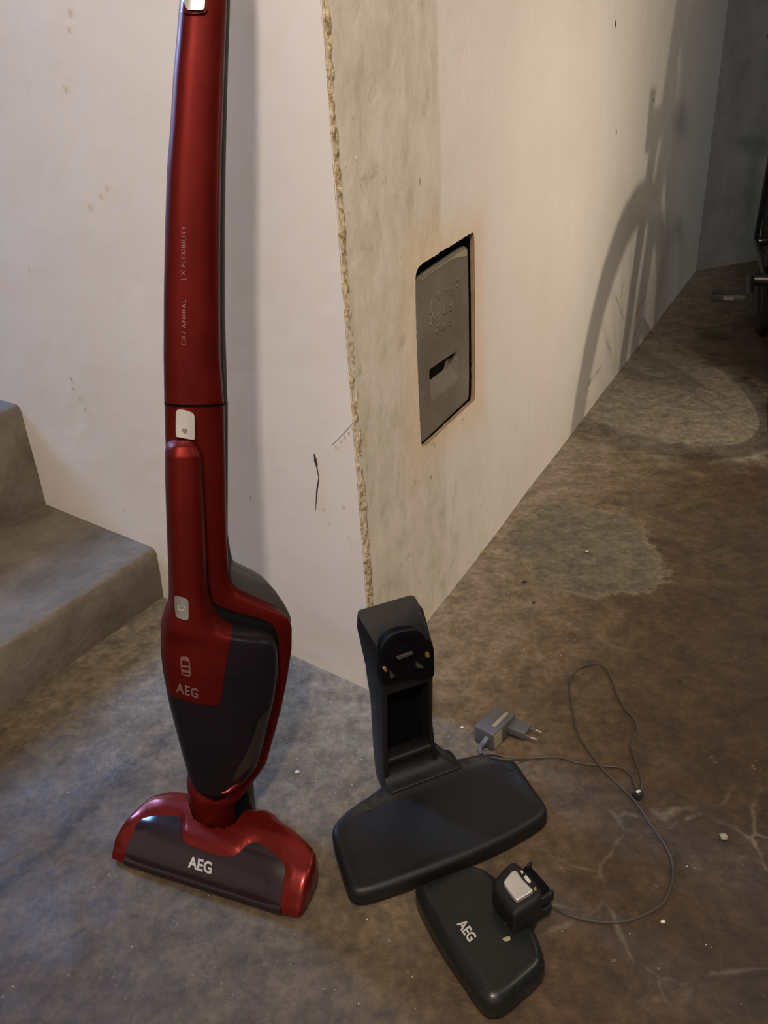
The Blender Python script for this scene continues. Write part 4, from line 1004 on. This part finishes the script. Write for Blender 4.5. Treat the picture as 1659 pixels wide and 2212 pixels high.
# ------------------------------------------------------------------ bicycle at the right edge
BT = np.array([1.08, 1.998, 0]); az = math.radians(67.0); BD = np.array([math.cos(az), math.sin(az), 0]); BS = np.array([-BD[1], BD[0], 0])
lean = math.radians(4); BU = UP * math.cos(lean) + BS * math.sin(lean)
bike = thing('bicycle', 'black bicycle seen end on at the right edge, standing near the wall', 'bicycle', tuple(BT))
WR = 0.335
def BK(a, s, z): return BT + BD * a + BU * z + (BS * math.cos(lean) - UP * math.sin(lean)) * s
def wheel(center, d, upv, name):
    side = np.cross(d, upv); circ = [center + (d * math.cos(a) + upv * math.sin(a)) * (WR - 0.022) for a in np.linspace(0, 2 * math.pi, 64, endpoint=False)]
    V, F = tube(circ, 0.022, 12, True); w = obj('tyre', V, F, M['rubber'], bike)
    circ = [center + (d * math.cos(a) + upv * math.sin(a)) * (WR - 0.048) for a in np.linspace(0, 2 * math.pi, 64, endpoint=False)]
    V, F = tube(circ, 0.010, 8, True); obj('rim', V, F, M['paint_black'], w)
    V, F = tube([center - side * 0.045, center + side * 0.045], 0.016, 14); obj('hub', V, F, M['paint_black'], w)
    sp = []
    for k in range(32):
        a = 2 * math.pi * k / 32; b_ = a + (0.5 if k % 2 else -0.5); s = 0.03 if k % 4 < 2 else -0.03
        sp.append(tube([center + side * s + (d * math.cos(b_) + upv * math.sin(b_)) * 0.016, center + (d * math.cos(a) + upv * math.sin(a)) * (WR - 0.052)], 0.001, 5))
    V, F = join(*sp); obj('spokes', V, F, M['paint_black'], w)
azs = math.radians(66); FD = np.array([math.cos(azs), math.sin(azs), 0]); FU = UP * math.cos(math.radians(5.5)) - BS * math.sin(math.radians(5.5)); FH = BT + FU * WR
wheel(FH, FD, FU, 'front'); RH = BK(1.05, 0, WR); wheel(RH, BD, BU, 'rear')
FS = np.array([-FD[1], FD[0], 0])
crown = FH + FU * 0.40 + FD * 0.10; BB = BK(0.62, 0, 0.275); headB = crown + FU * 0.05 + FD * 0.02; headT = crown + FU * 0.17 + FD * 0.055; seatT = BK(0.80, 0, 0.74); sadP = BK(0.865, 0, 0.95)
for s in (-0.036, 0.036):
    V, F = tube([FH + FS * s, FH + FU * 0.2 + FD * 0.045 + FS * s, crown + FS * s], [0.018, 0.021, 0.022], 12); obj('fork_leg', V, F, M['paint_black'], bike)
V, F = tube([crown - FS * 0.07, crown + FS * 0.07], 0.022, 12); obj('fork_crown', V, F, M['paint_black'], bike)
V, F = tube([crown, headB, headT, crown + FU * 0.24 + FD * 0.075], [0.018, 0.026, 0.026, 0.02], 14); obj('head_tube', V, F, M['paint_black'], bike)
for s in (-0.06, 0.06):
    V, F = bevel_box(crown + FS * s + FU * 0.005 + FD * -0.035, FD, FS, FU, 0.035, 0.018, 0.085, 0.004, 2); obj('brake_arm', V, F, M['rubber'], bike)
for nm, p, q, r_ in (('top_tube', headT - FU * 0.03, BK(0.785, 0, 0.70), 0.018), ('down_tube', headB + FU * 0.02, BB, 0.022), ('seat_tube', BB, seatT, 0.018), ('seat_post', seatT, sadP, 0.014)):
    V, F = tube([p, q], r_, 14); obj(nm, V, F, M['paint_black'], bike)
for s in (-0.05, 0.05):
    V, F = tube([RH + BS * s, BB + BS * s * 0.5], 0.010, 10); obj('chain_stay', V, F, M['paint_black'], bike)
    V, F = tube([RH + BS * s, BK(0.79, 0, 0.72) + BS * s * 0.5], 0.009, 10); obj('seat_stay', V, F, M['paint_black'], bike)
# saddle
rings = []
for q in np.linspace(0, 1, 12):
    w = 0.012 + 0.055 * smooth01((q - 0.3) / 0.6) if q < 0.95 else 0.05; c_ = sadP + BD * (-0.13 + 0.27 * q) + BU * (0.035 - 0.01 * math.sin(q * 3.1))
    rings.append([c_ + BS * w * math.cos(a) + BU * 0.018 * math.sin(a) for a in np.linspace(0, 2 * math.pi, 14, endpoint=False)])
V, F = loft(rings); obj('saddle', V, F, M['rubber'], bike)
# handlebar turned in line with the frame
hb = crown + FU * 0.25 + FD * 0.078; V, F = tube([hb - BD * 0.27, hb - BD * 0.05, hb + BD * 0.05, hb + BD * 0.27], 0.013, 12); obj('handlebar', V, F, M['paint_black'], bike)
for s in (-1, 1):
    V, F = tube([hb + BD * 0.17 * s, hb + BD * 0.285 * s], 0.017, 12); obj('grip', V, F, M['rubber'], bike)
# cranks and pedals
V, F = tube([BB - BS * 0.06, BB + BS * 0.06], 0.02, 14); obj('bottom_bracket', V, F, M['paint_black'], bike)
circ = [BB - BS * 0.045 + (BD * math.cos(a) + BU * math.sin(a)) * 0.085 for a in np.linspace(0, 2 * math.pi, 40, endpoint=False)]
V, F = tube(circ, 0.006, 6, True); obj('chainring', V, F, M['paint_black'], bike)
for s in (-1, 1):
    e = BB + BS * 0.075 * s + (BD * math.cos(0.5) * -s + BU * math.sin(0.5) * -s * 0.3) * 0.17
    V, F = tube([BB + BS * 0.07 * s, e], [0.014, 0.010], 10); ck = obj('crank', V, F, M['paint_black'], bike)
    V, F = bevel_box(e + BS * 0.06 * s, BS, BD, UP, 0.10, 0.075, 0.026, 0.008, 2); obj('pedal', V, F, M['rubber'], ck)
    V, F = bevel_box(e + BS * 0.06 * s - BD * 0.038, BS, BD, UP, 0.03, 0.003, 0.012, 0.001, 1); obj('reflector', V, F, M['grey'], ck)

# ------------------------------------------------------------------ crumbs of plaster on the floor
def crumb(px, py, size, seed, label, mat='crumb'):
    g = random.Random(seed); bm = bmesh.new(); bmesh.ops.create_icosphere(bm, subdivisions=2, radius=1.0); bm.verts.index_update()
    p = at(px, py); V = []
    for v in bm.verts:
        k = 1 + 0.45 * noise.noise(v.co * 1.6 + Vector((seed, 0, 0)))
        V.append(np.array([p[0] + v.co.x * k * size, p[1] + v.co.y * k * size * 0.8, max(-0.0015, size * 0.45 + v.co.z * k * size * 0.55)]))
    F = [tuple(v.index for v in f.verts) for f in bm.faces]; bm.free()
    V = np.array(V); o = obj('plaster_crumb', V - [p[0], p[1], 0], F, M[mat], None); o.location = (p[0], p[1], 0)
    return tag(o, label, 'crumb', 'plaster crumbs on the floor')
crumb(642, 1669, 0.0032, 1, 'white plaster crumb on the floor between the vacuum cleaner and the charging stand')
crumb(998, 1572, 0.0023, 2, 'white plaster crumb on the floor just left of the grey adapter')
crumb(1563, 1810, 0.0055, 3, 'flaked cream crumb lying alone on the brown floor at the right edge', 'paper')
crumb(1432, 1992, 0.0026, 4, 'cream plaster crumb on the crack right of the small motor brush')
crumb(1268, 1192, 0.0032, 5, 'pale crumb on the grey patch of floor beside the right wall')
crumb(1040, 1196, 0.0040, 6, 'brown crumb on the floor at the foot of the right wall', 'rust')
crumb(1133, 1258, 0.0045, 7, 'dark brown lump of dirt on the pale floor left of the grey patch', 'dirt')
crumb(1153, 1303, 0.0030, 8, 'small dark speck of dirt just below the larger brown lump', 'dirt')
crumb(1470, 1471, 0.0036, 9, 'dark stone on the brown floor right of the cable loop', 'dirt')
g = random.Random(3); gv = []
for _ in range(360):
    px, py = g.uniform(20, 1640), g.uniform(1150, 2190)
    if g.random() < 0.75: px, py = g.uniform(560, 1300), g.uniform(1230, 1720)
    p = at(px, py)
    if 990 < px < 1480 and 1420 < py < 2010: continue
    if (p - CORNER) @ NR < 0.01 and p[1] > 0.98 or (p - CORNER) @ NL < 0.01 and p[0] < 0: continue
    s = g.uniform(0.0004, 0.0011)
    gv.append((np.array([p + s * np.array(q) for q in ((1, 0, 0), (-.6, .8, 0), (-.6, -.8, 0), (0, 0, 1.2))]), [(0, 1, 2), (0, 3, 1), (1, 3, 2), (2, 3, 0)]))
V, F = join(*gv); o = obj('plaster_grit', V, F, M['crumb'], None, False, kind='stuff'); o['label'] = 'scattered white grit on the concrete floor'; o['category'] = 'grit'
